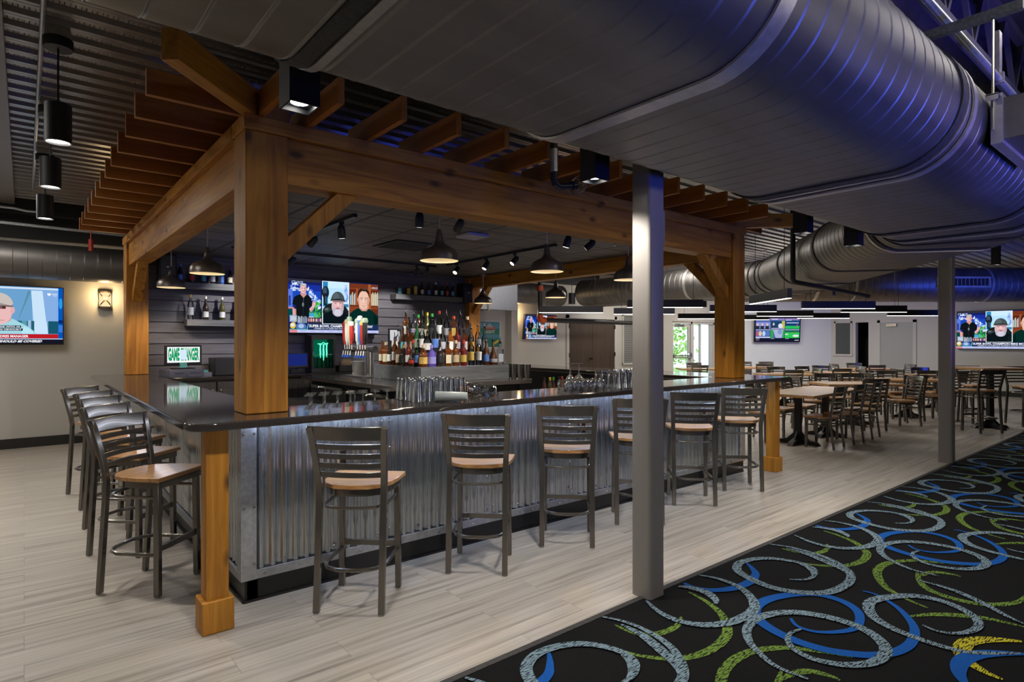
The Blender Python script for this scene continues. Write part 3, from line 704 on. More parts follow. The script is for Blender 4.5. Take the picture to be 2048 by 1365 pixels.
MB().box(k_[0][0] + .03, FY - .02, 0, k_[1][0] - .01, FY + .06, .132).box(FX0 - .015, FY - .02, 0, FX0 + .06, 8.8, .132).box(FX1 - .05, FY, 0, FX1 + .01, 8.8, .132).build('toe_kick', M['kick'], BAR)
tk = MB()
for a, b in (((FX0 - .02, FY - .025, 0), (FX1, FY - .025, 0)), ((FX0 - .02, FY - .025, 0), (FX0 - .02, 8.8, 0))):
    tk.tube([a, b], .014, 6, w=.03)
tk.build('kick_cove', M['kick'], BAR)
LED = emi((.58, .72, 1.0), 52.0)
MB().box(FX0 + .03, FY - .075, 1.048, FX1 - .02, FY - .06, 1.057).build('led_strip', LED, BAR)
MB().box(FX0 - .075, FY + .3, 1.048, FX0 - .06, 8.6, 1.057).build('led_strip', emi((.8, .85, 1), 9.0), BAR)
for x, y in ((.782, 3.435), (6.775, 3.435)):
    p = MB().box(-.056, -.056, 0, .056, .056, CTZ0).build('support_post', M['cedar_z'], BAR, bevel=.004, loc=(x, y, 0))
    MB().box(-.078, -.078, 0, .078, .078, .17).build('post_base', M['cedar_z'], p, bevel=.006)
# bar-side shelf and black apron behind the front counter
MB().box(1.3, 3.96, .80, 6.15, 4.30, .82).build('work_shelf', M['steel'], BAR)
MB().box(6.12, 4.0, .72, 6.2, 8.3, 1.06).build('inner_apron', M['black'], BAR)
for u_, v_ in ((1.582, .775), (3.802, .757), (5.66, .74)):
    T = thing('wall_outlet', {1.582: 'steel electrical outlet behind the slats of the nearest front bar stool', 3.802: 'electrical outlet on the corrugated bar front behind the third stool from the left', 5.66: 'electrical outlet on the corrugated bar front by the last stool'}[u_], 'outlet', (u_, FY - .012, v_))
    MB().box(-.04, -.012, -.06, .04, .002, .06).build('cover_plate', M['steel'], T, bevel=.003)
    MB().box(-.02, -.015, .01, .02, -.011, .042).box(-.02, -.015, -.042, .02, -.011, -.01).build('socket', M['black'], T)
# back bar under the boarded wall
BK = thing('back_bar', 'dark back-bar cabinet run with stone top under the boarded wall', 'cabinet', (0, 0, 0))
MB().box(1.255, 8.16, 1.03, 6.11, YW, 1.07).build('worktop', M['quartz'], BK, bevel=.005)
MB().box(1.26, 8.24, 0, 6.1, YW - .01, 1.03).build('body', M['cabinet'], BK)
for k in range(8):
    x = 1.30 + k * .6
    if 4.4 < x < 4.6: pass
    dr = MB().box(x, 8.215, .14, x + .575, 8.24, 1.0).build('door', M['cabinet'], BK, bevel=.003)
    fr = MB()
    for b4 in ((x, .14, x + .07, 1.0), (x + .505, .14, x + .575, 1.0), (x + .07, .92, x + .505, 1.0), (x + .07, .14, x + .505, .22)): fr.box(b4[0], 8.203, b4[1], b4[2], 8.217, b4[3])
    fr.build('door_frame', M['cabinet'], dr, bevel=.002)
    hx = x + (.54 if k % 2 == 0 else .035)
    MB().cyl((hx, 8.205, .90), (hx, 8.18, .90), .012, 10).build('knob', M['steel'], dr)
# central island
IS = thing('bar_island', 'central bar island with thick dark stone top', 'island')
MB().prism(rounded([Vector(p) for p in [(2.80, 5.28), (4.66, 5.28), (4.66, 7.75), (2.80, 7.75)]], [.03, .03, 0, 0]), 1.02, 1.07).build('worktop', M['quartz'], IS, bevel=.004)
MB().box(2.92, 5.40, 0, 4.55, 7.7, 1.02).build('body', M['blackmatte'], IS)
for k in range(2):
    y = 5.45 + k * 1.12
    dr = MB().box(2.895, y, .2, 2.92, y + 1.05, .93).build('cooler_door', M['black'], IS, bevel=.004)
    MB().box(2.86, y + .05, .93, 2.915, y + 1.0, .965).build('drawer_rail', M['steel'], dr)
MB().box(2.98, 5.385, .2, 4.5, 5.40, 1.0).build('front_panel', mat('speckled_laminate', (.03, .028, .026), .5, vary=.9, bscale=120), IS)
# stepped bottle stand
BS = thing('bottle_stand', 'grey stepped wooden bottle stand on the bar island', 'bottle stand')
TX0, TX1, TY0, TY1 = 3.30, 4.52, 5.56, 6.68
T1, T2, T3 = 1.235, 1.385, 1.545
MB().box(TX0, TY0, 1.07, TX1, TY1, T1).build('lower_step', M['greywood_x'], BS, bevel=.003)
MB().box(TX0 + .15, TY0 + .15, T1, TX1 - .15, TY1 - .06, T2).build('middle_step', M['greywood_x'], BS, bevel=.003)
MB().box(TX0 + .30, TY0 + .30, T2, TX1 - .30, TY1 - .12, T3).build('upper_step', M['greywood_x'], BS, bevel=.003)
# wall shelves
SH = {}
def shelf(key, x0, x1, z, th, label):
    o = MB().box(x0, YW - .2, z - th, x1, YW - .002, z).build('wall_shelf', M['greywood_x'], None, bevel=.004); tag(o, label, 'shelf')
shelf('a', 1.32, 2.72, 2.28, .085, 'upper floating grey shelf at the left of the bar wall')
shelf('b', 1.62, 2.72, 1.80, .085, 'lower floating grey shelf with wine bottles, left bar wall')
shelf('c', 4.62, 5.92, 2.28, .085, 'floating grey shelf with beer cans right of the bar television')
for x, l in ((1.40, 'black wall speaker over the upper left shelf'), (6.02, 'black wall speaker beside the right-hand shelf of beer cans')):
    T = thing('loudspeaker', l, 'speaker', (x, YW - .14, 2.20 if x > 3 else 2.29))
    MB().box(-.10, -.08, 0, .10, .10, .33).build('cabinet', M['blackmatte'], T, bevel=.01)
    MB().box(-.085, -.09, .02, .085, -.08, .31).build('grille', M['black'], T, bevel=.004)
    MB().box(-.015, -.093, .16, .015, -.089, .17).build('badge', M['galv_trim'], T)
    MB().box(-.03, .10, .1, .03, .138, .2).build('mount', M['black'], T)
# ------------------------------------------------------------------ stools and chairs
def ribbon(mb, pts, t, z0, z1):
    return mb.tube([(x, y, (z0 + z1) / 2) for x, y in pts], t, m=0, w=z1 - z0)
def make_seat(name, cat, sh, top, nsl, tall):
    T = thing(name, 'dark steel ladder-back seat', cat)
    # wooden seat
    P = [(-.215, .205), (.215, .205), (.213, .05), (.20, -.05), (.165, -.125), (.10, -.17), (0, -.185), (-.10, -.17), (-.165, -.125), (-.20, -.05), (-.213, .05)]
    MB().prism(P, sh - .026, sh).build('seat', M['seat'], T, bevel=.004)
    fz = sh - .03
    MB().tube([(x * .86, y * .88 + .005, fz - .02) for x, y in P], .014, w=.036, closed=True).build('seat_frame', M['gun'], T)
    for sx in (-1, 1):
        MB().tube([(sx * .178, .172, 0.006), (sx * .172, .165, fz - .01)], .034, w=.034, ref=(0, 1, 0)).box(sx * .178 - .014, .158, 0, sx * .178 + .014, .186, .007, 1).build('leg', [M['gun'], M['rubber']], T, bevel=.004)
        prof = [(sx * .185, -.205, .006), (sx * .184, -.165, sh - .14), (sx * .186, -.158, sh - .02), (sx * .19, -.172, sh + .07), (sx * .205, -.225, top - .05), (sx * .212, -.243, top - .004)]
        MB().tube(prof, .036, w=.026, ref=(0, 1, 0)).box(sx * .185 - .015, -.217, 0, sx * .185 + .015, -.193, .007, 1).build('leg', [M['gun'], M['rubber']], T, bevel=.003)
    zb = sh + .06
    def yy(z): return -.172 - (z - sh - .07) / (top - .05 - sh - .07) * .053
    def hw(z): return .19 + (z - sh - .07) / (top - .05 - sh - .07) * .015
    def arc(z, n=9, bow=.034):
        w_ = hw(z); return [(w_ * (2 * i / (n - 1) - 1), yy(z) - bow * math.sin(PI * i / (n - 1)), z) for i in range(n)]
    r = MB(); n = 11; zt = top; w0 = .228; rs = []
    for i in range(n):
        s = 2 * i / (n - 1) - 1; b = .036 * math.sin(PI * i / (n - 1)); h = .078; x = w0 * s
        y = yy(top - .03) - b
        xb = x * .90
        rs.append([(xb, y - .008 + .012, zt - h), (xb, y + .008 + .012, zt - h), (x, y + .008, zt), (x, y - .008, zt)])
    r.rings(rs).build('top_rail', M['gun'], T, bevel=.003)
    for k in range(nsl):
        z = zb + (top - .115 - zb) * k / (nsl - 1)
        MB().tube(arc(z), .009, w=.030).build('slat', M['gun'], T, bevel=.002)
    def hoop(z, rear):
        return [(-.172, .165, z), (-.176, .02, z), (-.172, -.10, z), (-.14, -.165, z), (-.07, -.19 - rear, z), (0, -.195 - rear, z), (.07, -.19 - rear, z), (.14, -.165, z), (.172, -.10, z), (.176, .02, z), (.172, .165, z)]
    z2 = sh - .125
    MB().tube(hoop(z2, .0), .010, 8).build('stretcher', M['gun'], T)
    if tall:
        MB().tube(hoop(.245, .012), .012, 8).build('footrest', M['gun'], T)
        MB().box(-.165, .155, .262, .165, .175, .296).build('foot_bar', M['gun'], T, bevel=.002)
    return T
BARG = 'dark ladder-back bar stools with wood seats'
stool = Proto(make_seat('bar_stool', 'bar stool', .712, 1.05, 4, True))
for i, (x, y) in enumerate([(1.535, 3.291), (2.412, 3.29), (3.228, 3.283), (4.055, 3.28), (4.915, 3.322), (5.748, 3.315)]):
    lab = ['nearest and first from the left along the corrugated bar front', 'second from the left along the corrugated bar front', 'third along the bar front, just left of the steel column', 'fourth along the bar front, half hidden by the steel column', 'fifth along the bar front, just right of the steel column', 'last along the bar front beside the far wooden support post'][i]
    stool.place((x, y - .02, 0), rad(-44.5 + RND.uniform(-1.5, 1.5)), 'steel bar stool, ' + lab, BARG)
for i, (y, x) in enumerate([(4.30, .645), (5.13, .652), (5.88, .675), (6.56, .69), (7.32, .632)]):
    lab = ['nearest at the bar\'s left side beside the square wooden post', 'second back along the left side of the bar', 'third back along the left side of the bar', 'fourth back along the left side of the bar', 'farthest along the left side of the bar'][i]
    stool.place((x - .02, y, 0), rad(-135 + RND.uniform(-2, 2)), 'steel bar stool, ' + lab, BARG)
chair = Proto(make_seat('dining_chair', 'chair', .455, .885, 5, False))
# tables
def make_table(name, L_, W_, h, legs=1, high=False):
    T = thing(name, 'wood table', 'table')
    MB().box(-L_ / 2, -W_ / 2, h - .04, L_ / 2, W_ / 2, h).build('tabletop', M['table'], T, bevel=.003)
    for k in range(legs):
        x = 0 if legs == 1 else (-1 if k == 0 else 1) * (L_ / 2 - .48)
        p = MB().box(x - .04, -.04, .1, x + .04, .04, h - .05).build('pedestal', M['black'], T)
        MB().box(x - .22, -.03, h - .05, x + .22, .03, h - .041).box(x - .03, -.22, h - .05, x + .03, .22, h - .041).build('top_plate', M['black'], T)
        b = MB()
        for a in range(4):
            dx, dy = ((1, 0), (0, 1), (-1, 0), (0, -1))[a]; e = .31
            R_ = Matrix.Translation((x, 0, 0)) @ Matrix.Rotation(a * PI / 2, 4, 'Z')
            b.add([(0, -.04, 0), (e, -.04, 0), (e, .04, 0), (0, .04, 0), (0, -.04, .10), (e - .05, -.04, .05), (e - .05, .04, .05), (0, .04, .10)],
                  [(0, 3, 2, 1), (4, 5, 6, 7), (0, 1, 5, 4), (1, 2, 6, 5), (2, 3, 7, 6), (3, 0, 4, 7)], 0, R_)
            b.add([(.03, -.012, .09), (.16, -.012, .07), (.03, -.012, .2), (.03, .012, .09), (.16, .012, .07), (.03, .012, .2)], [(0, 1, 2), (3, 5, 4), (0, 3, 4, 1), (1, 4, 5, 2), (2, 5, 3, 0)], 0, R_)
        b.build('base', M['black'], T)
    return T
def place_table(T, x, y, rz, label, g='wood-topped dining tables'):
    T.location = (x, y, 0); T.rotation_euler = (0, 0, rad(rz)); T['label'] = label; T['group'] = g
TN = {'n': 'nearest long table', 'e': 'wood table behind the nearest long table', 'b': 'table left of the corner television', 'c': 'table under the corner television',
      'd': 'table by the small interior window', 'a1': 'table in front of the glass entrance', 'a2': 'table at the white corner wall', 'f2': 'table just left of the far steel column', 'g': 'table behind the far steel column'}
place_table(make_table('dining_table', 2.02, .80, .76, 2), 9.38, 4.13, 3, 'long wood-topped dining table nearest the bar, right of its end post')
for k, x, y, L_, W_ in (('a1', 14.51, 9.44, 1.15, .75), ('a2', 16.61, 8.87, 1.15, .75), ('b', 13.69, 6.68, 1.15, .75), ('c', 15.26, 6.23, 1.2, .75), ('d', 18.07, 6.38, 1.2, .75), ('e', 11.67, 4.39, 1.35, .75), ('f2', 13.65, 4.18, 1.3, .75), ('g', 16.01, 4.32, 1.2, .75)):
    place_table(make_table('dining_table', L_, W_, .76, 1), x, y, -39.4, 'wood-topped dining ' + TN[k])
CH = [('n', 8.85, 3.74, 2), ('n', 9.50, 3.72, 1), ('n', 10.24, 3.75, 4), ('n', 8.72, 4.62, 181), ('n', 9.38, 4.66, 179), ('n', 10.13, 4.67, 183),
 ('b', 13.25, 6.35, -39.4), ('b', 14.24, 7.04, -219.4), ('b', 12.47, 6.95, -85), ('b', 14.10, 6.32, 50.6), ('c', 14.72, 5.93, -39.4), ('c', 15.09, 6.72, -200), ('c', 16.04, 6.1, 50.6), ('c', 15.91, 6.68, -219.4),
 ('d', 17.56, 6.18, -39.4), ('d', 18.44, 6.83, -219.4), ('d', 18.60, 5.80, 50.6), ('d', 17.59, 6.94, -129.4), ('a1', 15.0, 9.88, -219.4), ('a1', 13.94, 9.15, -39.4), ('a1', 15.35, 9.05, 50.6), ('a1', 13.85, 10.0, -129.4),
 ('a2', 17.0, 9.42, -219.4), ('a2', 17.48, 8.98, -219.4), ('a2', 16.15, 8.55, -39.4), ('e', 11.22, 4.01, -39.4), ('e', 11.95, 4.90, -219.4), ('e', 10.98, 4.93, -129.4), ('e', 12.30, 3.82, 50.6), ('e', 12.42, 4.60, -219.4),
 ('f2', 13.07, 3.98, -39.4), ('f2', 14.17, 4.57, -219.4), ('f2', 14.85, 4.02, -219.4), ('f2', 13.33, 4.58, -129.4), ('f2', 13.98, 3.78, 50.6), ('g', 16.55, 4.65, -219.4), ('g', 15.57, 4.75, -129.4), ('g', 15.55, 3.93, -39.4), ('g', 16.6, 3.85, 50.6)]
cnt = {}
for k, x, y, a in CH: cnt.setdefault(k, []).append((x * .7727 - y * .6347) / (x * .6347 + y * .7727))
NRST = {'n': 'the nearest long table right of the bar'}
for k, x, y, a in CH:
    sx = (x * .7727 - y * .6347) / (x * .6347 + y * .7727); i = sorted(cnt[k]).index(sx); n = len(cnt[k])
    which = 'leftmost' if i == 0 else ('rightmost' if i == n - 1 else ORD[i] + ' from left')
    chair.place((x, y, 0), rad(a), 'dining chair, %s at the %s' % (which, TN[k]), 'dark ladder-back dining chairs')
hi = make_table('high_table', .85, .78, 1.06, 1)
place_table(hi, 13.05, 2.72, -39, 'tall wood-topped bar-height table right of the far steel column'); hi['group'] = ''
del hi['group']
for x, y, a, l in ((12.36, 2.68, -36, 'bar-height stool with its back to us at the tall table by the carpet'), (13.60, 2.10, 48, 'bar-height stool seen side-on at the right of the tall table'), (13.64, 3.03, -222, 'bar-height stool behind the left of the tall table'), (14.04, 2.40, -215, 'bar-height stool behind the right of the tall table')):
    stool.place((x, y + .02, 0), rad(a), l, BARG)
# ------------------------------------------------------------------ bottles
def solid(name, c, rough=.12, trans=0.0): return mat(name, c, rough, 0, .6, coat=.6, trans=trans)
GL = {'amber': solid('amber_spirit', (.19, .048, .006), .1, .35), 'dark': solid('dark_bottle', (.028, .016, .010)), 'clear': glassy('clear_bottle', (.86, .88, .90), .42), 'green': solid('green_bottle', (.02, .17, .05), .12, .3),
      'red': solid('red_bottle', (.20, .012, .010), .12, .25), 'orange': solid('orange_spirit', (.36, .10, .010), .1, .35), 'purple': solid('violet_bottle', (.10, .07, .36)), 'olive': solid('olive_bottle', (.10, .10, .02), .12, .2), 'brown': solid('brown_bottle', (.09, .03, .010), .12, .1), 'blue': solid('blue_bottle', (.03, .12, .4), .12)}
PT = lambda n, c, r=.5: mat(n, c, r)
LB = {'cream': PT('label_cream', (.72, .66, .46)), 'white': PT('label_white', (.80, .80, .78)), 'yellow': PT('label_yellow', (.72, .52, .10)), 'blue': PT('label_blue', (.10, .22, .62)), 'black': PT('label_black', (.02, .02, .022)), 'red': PT('label_red', (.55, .04, .03)), 'violet': PT('label_violet', (.30, .27, .62)), 'gold': PT('label_gold', (.58, .38, .10)), 'green': PT('label_green', (.35, .5, .35)), 'tan': PT('label_tan', (.55, .43, .26)), 'grey': PT('label_grey', (.42, .45, .5)), 'teal': PT('label_teal', (.10, .42, .5))}
CP = {'pour': M['steel'], 'black': M['black'], 'red': LB['red'], 'gold': LB['gold'], 'white': LB['white'], 'wood': LB['tan'], 'yellow': mat('cap_yellow', (.8, .6, .02), .4), 'green': mat('cap_green', (.03, .35, .06), .4), 'orange': M['orange'], 'blue': M['bluecap'], 'violet': LB['violet']}
SHP = {  # (profile radius,height), neck z, label radius, label z0, z1, square?
 'round': ([(0, 0), (.036, 0), (.038, .006), (.038, .165), (.034, .185), (.018, .215), (.0145, .23), (.0145, .285), (0, .285)], .285, .0388, .045, .125, 0),
 'tall': ([(0, 0), (.033, 0), (.035, .006), (.035, .20), (.030, .225), (.015, .25), (.013, .262), (.013, .32), (0, .32)], .32, .0358, .06, .16, 0),
 'squat': ([(0, 0), (.045, 0), (.048, .008), (.05, .09), (.046, .14), (.03, .17), (.017, .185), (.0155, .195), (.0155, .235), (0, .235)], .235, .0505, .035, .11, 0),
 'square': ([(0, 0), (.046, 0), (.049, .006), (.049, .165), (.044, .185), (.02, .205), (.018, .215), (.018, .265), (0, .265)], .265, .0355, .035, .13, 1),
 'bell': ([(0, 0), (.05, 0), (.055, .01), (.053, .06), (.04, .11), (.024, .16), (.0165, .19), (.0145, .21), (.0145, .29), (0, .29)], .29, .0535, .03, .075, 0),
 'wine': ([(0, 0), (.036, 0), (.0375, .006), (.0375, .14), (.033, .175), (.02, .215), (.0145, .235), (.014, .305), (0, .305)], .305, .0383, .035, .11, 0),
 'beer': ([(0, 0), (.029, 0), (.0305, .006), (.0305, .12), (.027, .145), (.015, .185), (.0128, .20), (.0128, .232), (0, .232)], .232, .0312, .03, .10, 0),
 'can': ([(0, 0), (.027, 0), (.033, .01), (.033, .112), (.027, .122), (0, .122)], .122, .0335, .012, .108, 0),
 'tallcan': ([(0, 0), (.027, 0), (.033, .01), (.033, .155), (.027, .165), (0, .165)], .165, .0335, .012, .15, 0)}
_bm = {}
def bottle(shape, gl, lb, cap, loc, label, cat='bottle', name='liquor_bottle', group='liquor bottles on the stepped stand', rz=0):
    prof, top, lr, l0, l1, sq = SHP[shape]
    k = (shape, gl)
    n = 4 if sq else 14
    if k not in _bm:
        T4 = Matrix.Rotation(PI / 4, 4, 'Z') if sq else None
        _bm[k] = MB().lathe(prof, (0, 0, 0), n, 0, T4).mesh('glass', GL[gl], 40)
    kl = (shape, lb, 'l')
    if kl not in _bm:
        m = MB()
        if sq: m.box(-.030, -lr - .0006, l0, .030, -lr + .004, l1)
        else:
            pts = []; q = 10
            for i in range(q + 1):
                a = -PI / 2 + rad(-75 + 150 * i / q); pts.append((lr * math.cos(a), lr * math.sin(a)))
            vs = [(x, y, l0) for x, y in pts] + [(x, y, l1) for x, y in pts]
            m.add(vs, [(i, i + 1, q + 2 + i, q + 1 + i) for i in range(q)])
        _bm[kl] = m.mesh('label', LB[lb])
    T = thing(name, label, cat, loc, rz, group)
    link('glass_body' if shape not in ('can', 'tallcan') else 'can_body', _bm[k], T); link('paper_label', _bm[kl], T)
    if cap:
        kc = (shape, cap, 'c')
        if kc not in _bm:
            m = MB(); r = prof[-2][0]
            if cap == 'pour':
                m.lathe([(0, top - .012), (r * 1.05, top - .012), (r * 1.05, top + .006), (r * .6, top + .012), (.005, top + .02)], n=10, m=1)
                m.tube([(0, 0, top + .015), (0, -.004, top + .045), (0, -.016, top + .07)], [.0062, .0052, .0042], 8, 0)
                _bm[kc] = m.mesh('pourer', [M['steel'], M['black']])
            else:
                m.lathe([(0, top - .03), (r * 1.12, top - .03), (r * 1.12, top + .006), (0, top + .008)], n=10); _bm[kc] = m.mesh('cap', CP[cap])
        link('pourer' if cap == 'pour' else 'cap', _bm[kc], T)
    return T
CN = {'amber': 'amber', 'dark': 'near-black', 'clear': 'clear glass', 'green': 'green', 'red': 'deep red', 'orange': 'orange', 'purple': 'violet', 'olive': 'olive', 'brown': 'brown', 'blue': 'blue'}
ROWS = [
 ('lower step front', T1 + .0005, [(TX0 + .07 + i * .107, TY0 + .07) for i in range(11)],
  [('squat', 'amber', 'gold', 'wood'), ('squat', 'purple', 'violet', 'violet'), ('round', 'dark', 'black', 'pour'), ('square', 'amber', 'cream', 'pour'), ('round', 'amber', 'tan', 'wood'), ('round', 'red', 'yellow', 'red'), ('tall', 'clear', 'olive_' and 'yellow', 'pour'), ('tall', 'clear', 'white', 'pour'), ('round', 'brown', 'blue', 'pour'), ('bell', 'brown', 'grey', 'pour'), ('square', 'clear', 'grey', 'pour')]),
 ('lower step left side', T1 + .0005, [(TX0 + .07, TY0 + .18 + i * .107) for i in range(9)],
  [('round', 'clear', 'blue', 'pour'), ('bell', 'dark', 'red', 'red'), ('round', 'red', 'white', 'black'), ('squat', 'dark', 'black', 'gold'), ('square', 'brown', 'cream', 'pour'), ('tall', 'amber', 'white', 'pour'), ('round', 'dark', 'white', 'black'), ('square', 'amber', 'cream', 'wood'), ('round', 'amber', 'cream', 'pour')]),
 ('middle step front', T2 + .0005, [(TX0 + .21 + i * .1, TY0 + .21) for i in range(9)],
  [('squat', 'clear', 'white', 'pour'), ('tall', 'clear', 'blue', 'pour'), ('round', 'clear', 'grey', 'pour'), ('square', 'orange', 'white', 'pour'), ('round', 'red', 'grey', 'pour'), ('square', 'amber', 'white', 'black'), ('round', 'clear', 'yellow', 'pour'), ('tall', 'clear', 'grey', 'pour'), ('wine', 'clear', 'grey', 'pour')]),
 ('middle step left side', T2 + .0005, [(TX0 + .21, TY0 + .33 + i * .11) for i in range(6)],
  [('tall', 'clear', 'white', 'pour'), ('tall', 'green', 'green', 'pour'), ('square', 'amber', 'tan', 'violet'), ('round', 'amber', 'white', 'pour'), ('round', 'brown', 'teal', 'pour'), ('square', 'clear', 'white', 'pour')]),
 ('upper step front', T3 + .0005, [(TX0 + .36 + i * .1, TY0 + .36) for i in range(6)],
  [('round', 'clear', 'black', 'green'), ('tall', 'clear', 'white', 'red'), ('round', 'clear', 'grey', 'pour'), ('square', 'amber', 'yellow', 'orange'), ('round', 'clear', 'black', 'pour'), ('square', 'clear', 'black', 'wood')]),
 ('upper step left side', T3 + .0005, [(TX0 + .36, TY0 + .47 + i * .1) for i in range(6)],
  [('wine', 'olive', 'cream', 'yellow'), ('round', 'clear', 'white', 'pour'), ('round', 'brown', 'tan', 'green'), ('round', 'clear', 'white', 'pour'), ('square', 'dark', 'black', 'black'), ('tall', 'amber', 'white', 'pour')])]
LNM = {'gold': 'gold', 'violet': 'violet'}
for rn, z, pts, spec in ROWS:
    for i, ((x, y), (s, g, l, c)) in enumerate(zip(pts, spec)):
        side = 'left side' in rn
        pos = ('%s from the front corner' % ORD[i]) if side else ('%s from the left' % ORD[i])
        bottle(s, g, l, c, (x, y, z), '%s bottle, %s label, %s on the %s' % (CN[g], l, pos, rn), rz=rad(-38 + RND.uniform(-12, 12)) if s != 'square' else rad(-20 if not side else -50))
# shelf bottles
SG = 'bottles on the bar wall shelves'
def shelf_row(xs, z, spec, where):
    for i, (x, (s, g, l, c, d)) in enumerate(zip(xs, spec)):
        bottle(s, g, l, c, (x, YW - .10, z + .0005), '%s, %s from left on %s' % (d, ORD[i], where), 'can' if 'can' in s else 'bottle', 'drink_can' if 'can' in s else ('wine_bottle' if s == 'wine' else 'beer_bottle'), SG)
bb = 'dark beer bottle with %s label'
shelf_row([1.56, 1.70, 1.835, 1.945, 2.055, 2.16], 2.28, [('beer', 'dark', 'blue', 'blue', bb % 'blue'), ('beer', 'dark', 'red', 'red', bb % 'red and blue'), ('beer', 'dark', 'teal', 'gold', bb % 'teal'), ('beer', 'dark', 'white', 'black', bb % 'white'), ('beer', 'blue', 'blue', 'blue', 'bright blue beer bottle'), ('beer', 'dark', 'cream', 'red', bb % 'cream')], 'upper left wall shelf')
shelf_row([1.68, 1.86, 2.06, 2.26], 1.80, [('tall', 'clear', 'grey', 'gold', 'clear bottle with pale label and gold neck'), ('wine', 'dark', 'white', 'white', 'dark wine bottle with white label'), ('wine', 'olive', 'white', 'white', 'green wine bottle with white label'), ('round', 'dark', 'white', 'black', 'dark wine bottle partly hidden by the post')], 'lower left wall shelf')
shelf_row([4.74, 4.90, 5.03, 5.16, 5.29, 5.43, 5.55, 5.66, 5.77], 2.28, [('can', 'blue', 'teal', None, 'light blue can'), ('can', 'olive', 'yellow', None, 'short yellow can'), ('tallcan', 'olive', 'yellow', None, 'tall yellow can'), ('beer', 'dark', 'cream', 'black', bb % 'cream'), ('beer', 'dark', 'blue', 'black', bb % 'bright blue'), ('beer', 'dark', 'white', 'white', bb % 'white'), ('beer', 'dark', 'teal', 'blue', bb % 'teal'), ('beer', 'dark', 'red', 'red', bb % 'red'), ('beer', 'dark', 'teal', 'blue', bb % 'pale blue')], 'right wall shelf')
# mixers behind the front counter
for i, (cp_, g, l) in enumerate([('black', 'brown', 'red'), ('yellow', 'olive', 'yellow'), ('green', 'brown', 'cream'), ('black', 'dark', 'black'), ('red', 'orange', 'orange' if 0 else 'red'), ('black', 'dark', 'cream'), ('gold', 'brown', 'white'), ('orange', 'dark', 'red'), ('yellow', 'dark', 'white')]):
    bottle('beer', g, l, cp_, (4.86 + i * .074, 5.30 - .02 * (i % 2), .84), 'mixer bottle with %s cap, %s from left in the speed rail' % (cp_, ORD[i]), name='mixer_bottle', group='mixer bottles in the speed rail')
T = thing('speed_rail', 'low black speed rail holding mixer bottles right of the island', 'rail', (4.8, 5.2, 0))
MB().box(0, 0, .82, .75, .2, .838).box(0, 0, .838, .75, .012, .92).build('tray', M['black'], T)
for x in (.03, .70): MB().box(x, .02, 0, x + .03, .18, .82).build('leg', M['black'], T)
# ------------------------------------------------------------------ glassware
def glass_thing(name, prof, mat_, seg=14):
    T = thing(name, 'glass', 'glass'); me = MB().lathe(prof, n=seg).mesh(name, mat_, 50)
    bpy.data.objects.remove(T); o = link(name, me); tag(o, 'glass', 'glass'); return o
def px(o, first, loc, rz, label, g):
    if first: o.location = loc; o.rotation_euler = rz if isinstance(rz, tuple) else (0, 0, rz); o['label'] = label; o['group'] = g; return o
    c = o.copy(); C.objects.link(c); c.location = loc; c.rotation_euler = rz if isinstance(rz, tuple) else (0, 0, rz); c['label'] = label; c['group'] = g; return c
PINT = [(.0, .004), (.026, .004), (.028, 0), (.030, .004), (.043, .150), (.041, .150), (.029, .018), (0, .018)]
pint = glass_thing('pint_glass', [(r, .152 - z) for r, z in PINT], M['glass'])
k = 0
for j in range(4):
    for i in range(5):
        x, y = 2.08 + i * .088 + (j % 2) * .02, 3.545 + j * .089
        px(pint, k == 0, (x, y, CTZ1 + .001), 0, 'upturned pint glass, %s from left, %s row of the nearer cluster' % (ORD[i], ('front', 'second', 'third', 'back')[j]), 'upturned pint glasses on the bar top'); k += 1
for j in range(3):
    for i in range(9):
        x, y = 3.88 + i * .09 + j * .03, 3.47 + j * .1
        if i < (2, 2, 1)[j]: continue
        px(pint, False, (x, y, CTZ1 + .001), 0, 'upturned pint glass, %s from left, %s row of cluster by the column' % (ORD[i], ('front', 'middle', 'back')[j]), 'upturned pint glasses on the bar top')
SN = [(0, .004), (.022, 0), (.034, .012), (.041, .04), (.038, .07), (.031, .088), (.029, .088), (.036, .068), (.038, .04), (.03, .014), (0, .012)]
rocks = glass_thing('rocks_glass', [(r, .09 - z) for r, z in SN], M['glass'])
k = 0
for j in range(2):
    for i in range(5):
        x, y = 3.50 + i * .09 + j * .02, 3.52 + j * .1 - i * .008
        px(rocks, k == 0, (x, y, CTZ1 + .001), 0, 'round upturned glass, %s from left, %s row beside farther pint glasses' % (ORD[i], ('front', 'back')[j]), 'round glasses on the bar top'); k += 1
for i, (x, y, cu) in enumerate(((2.74, 3.57, 0), (2.73, 3.68, 1), (2.72, 3.79, 0), (2.65, 3.63, 0))):
    o = px(rocks, False, (x, y, CTZ1 + .042), (rad(84), 0, rad(150 + 12 * i)), ('balloon glass lying on its side, rightmost beside the near pint glasses', 'balloon glass lying behind the rightmost one, near pint glasses', 'balloon glass lying farthest back beside the near pint glasses', 'balloon glass lying next to the frosted tube end')[i], 'balloon glasses lying on the bar')
mug = MB().lathe([(0, 0), (.034, 0), (.04, .02), (.041, .075), (.039, .075), (.038, .02), (0, .01)], n=16)
mug.tube([(.04, 0, .06), (.065, 0, .055), (.066, 0, .028), (.04, 0, .02)], .004, 6)
o = mug.build('copper_mug', M['copper'], None, loc=(2.60, 3.77, CTZ1 + .001)); tag(o, 'copper mug behind the balloon glasses on the bar', 'mug')
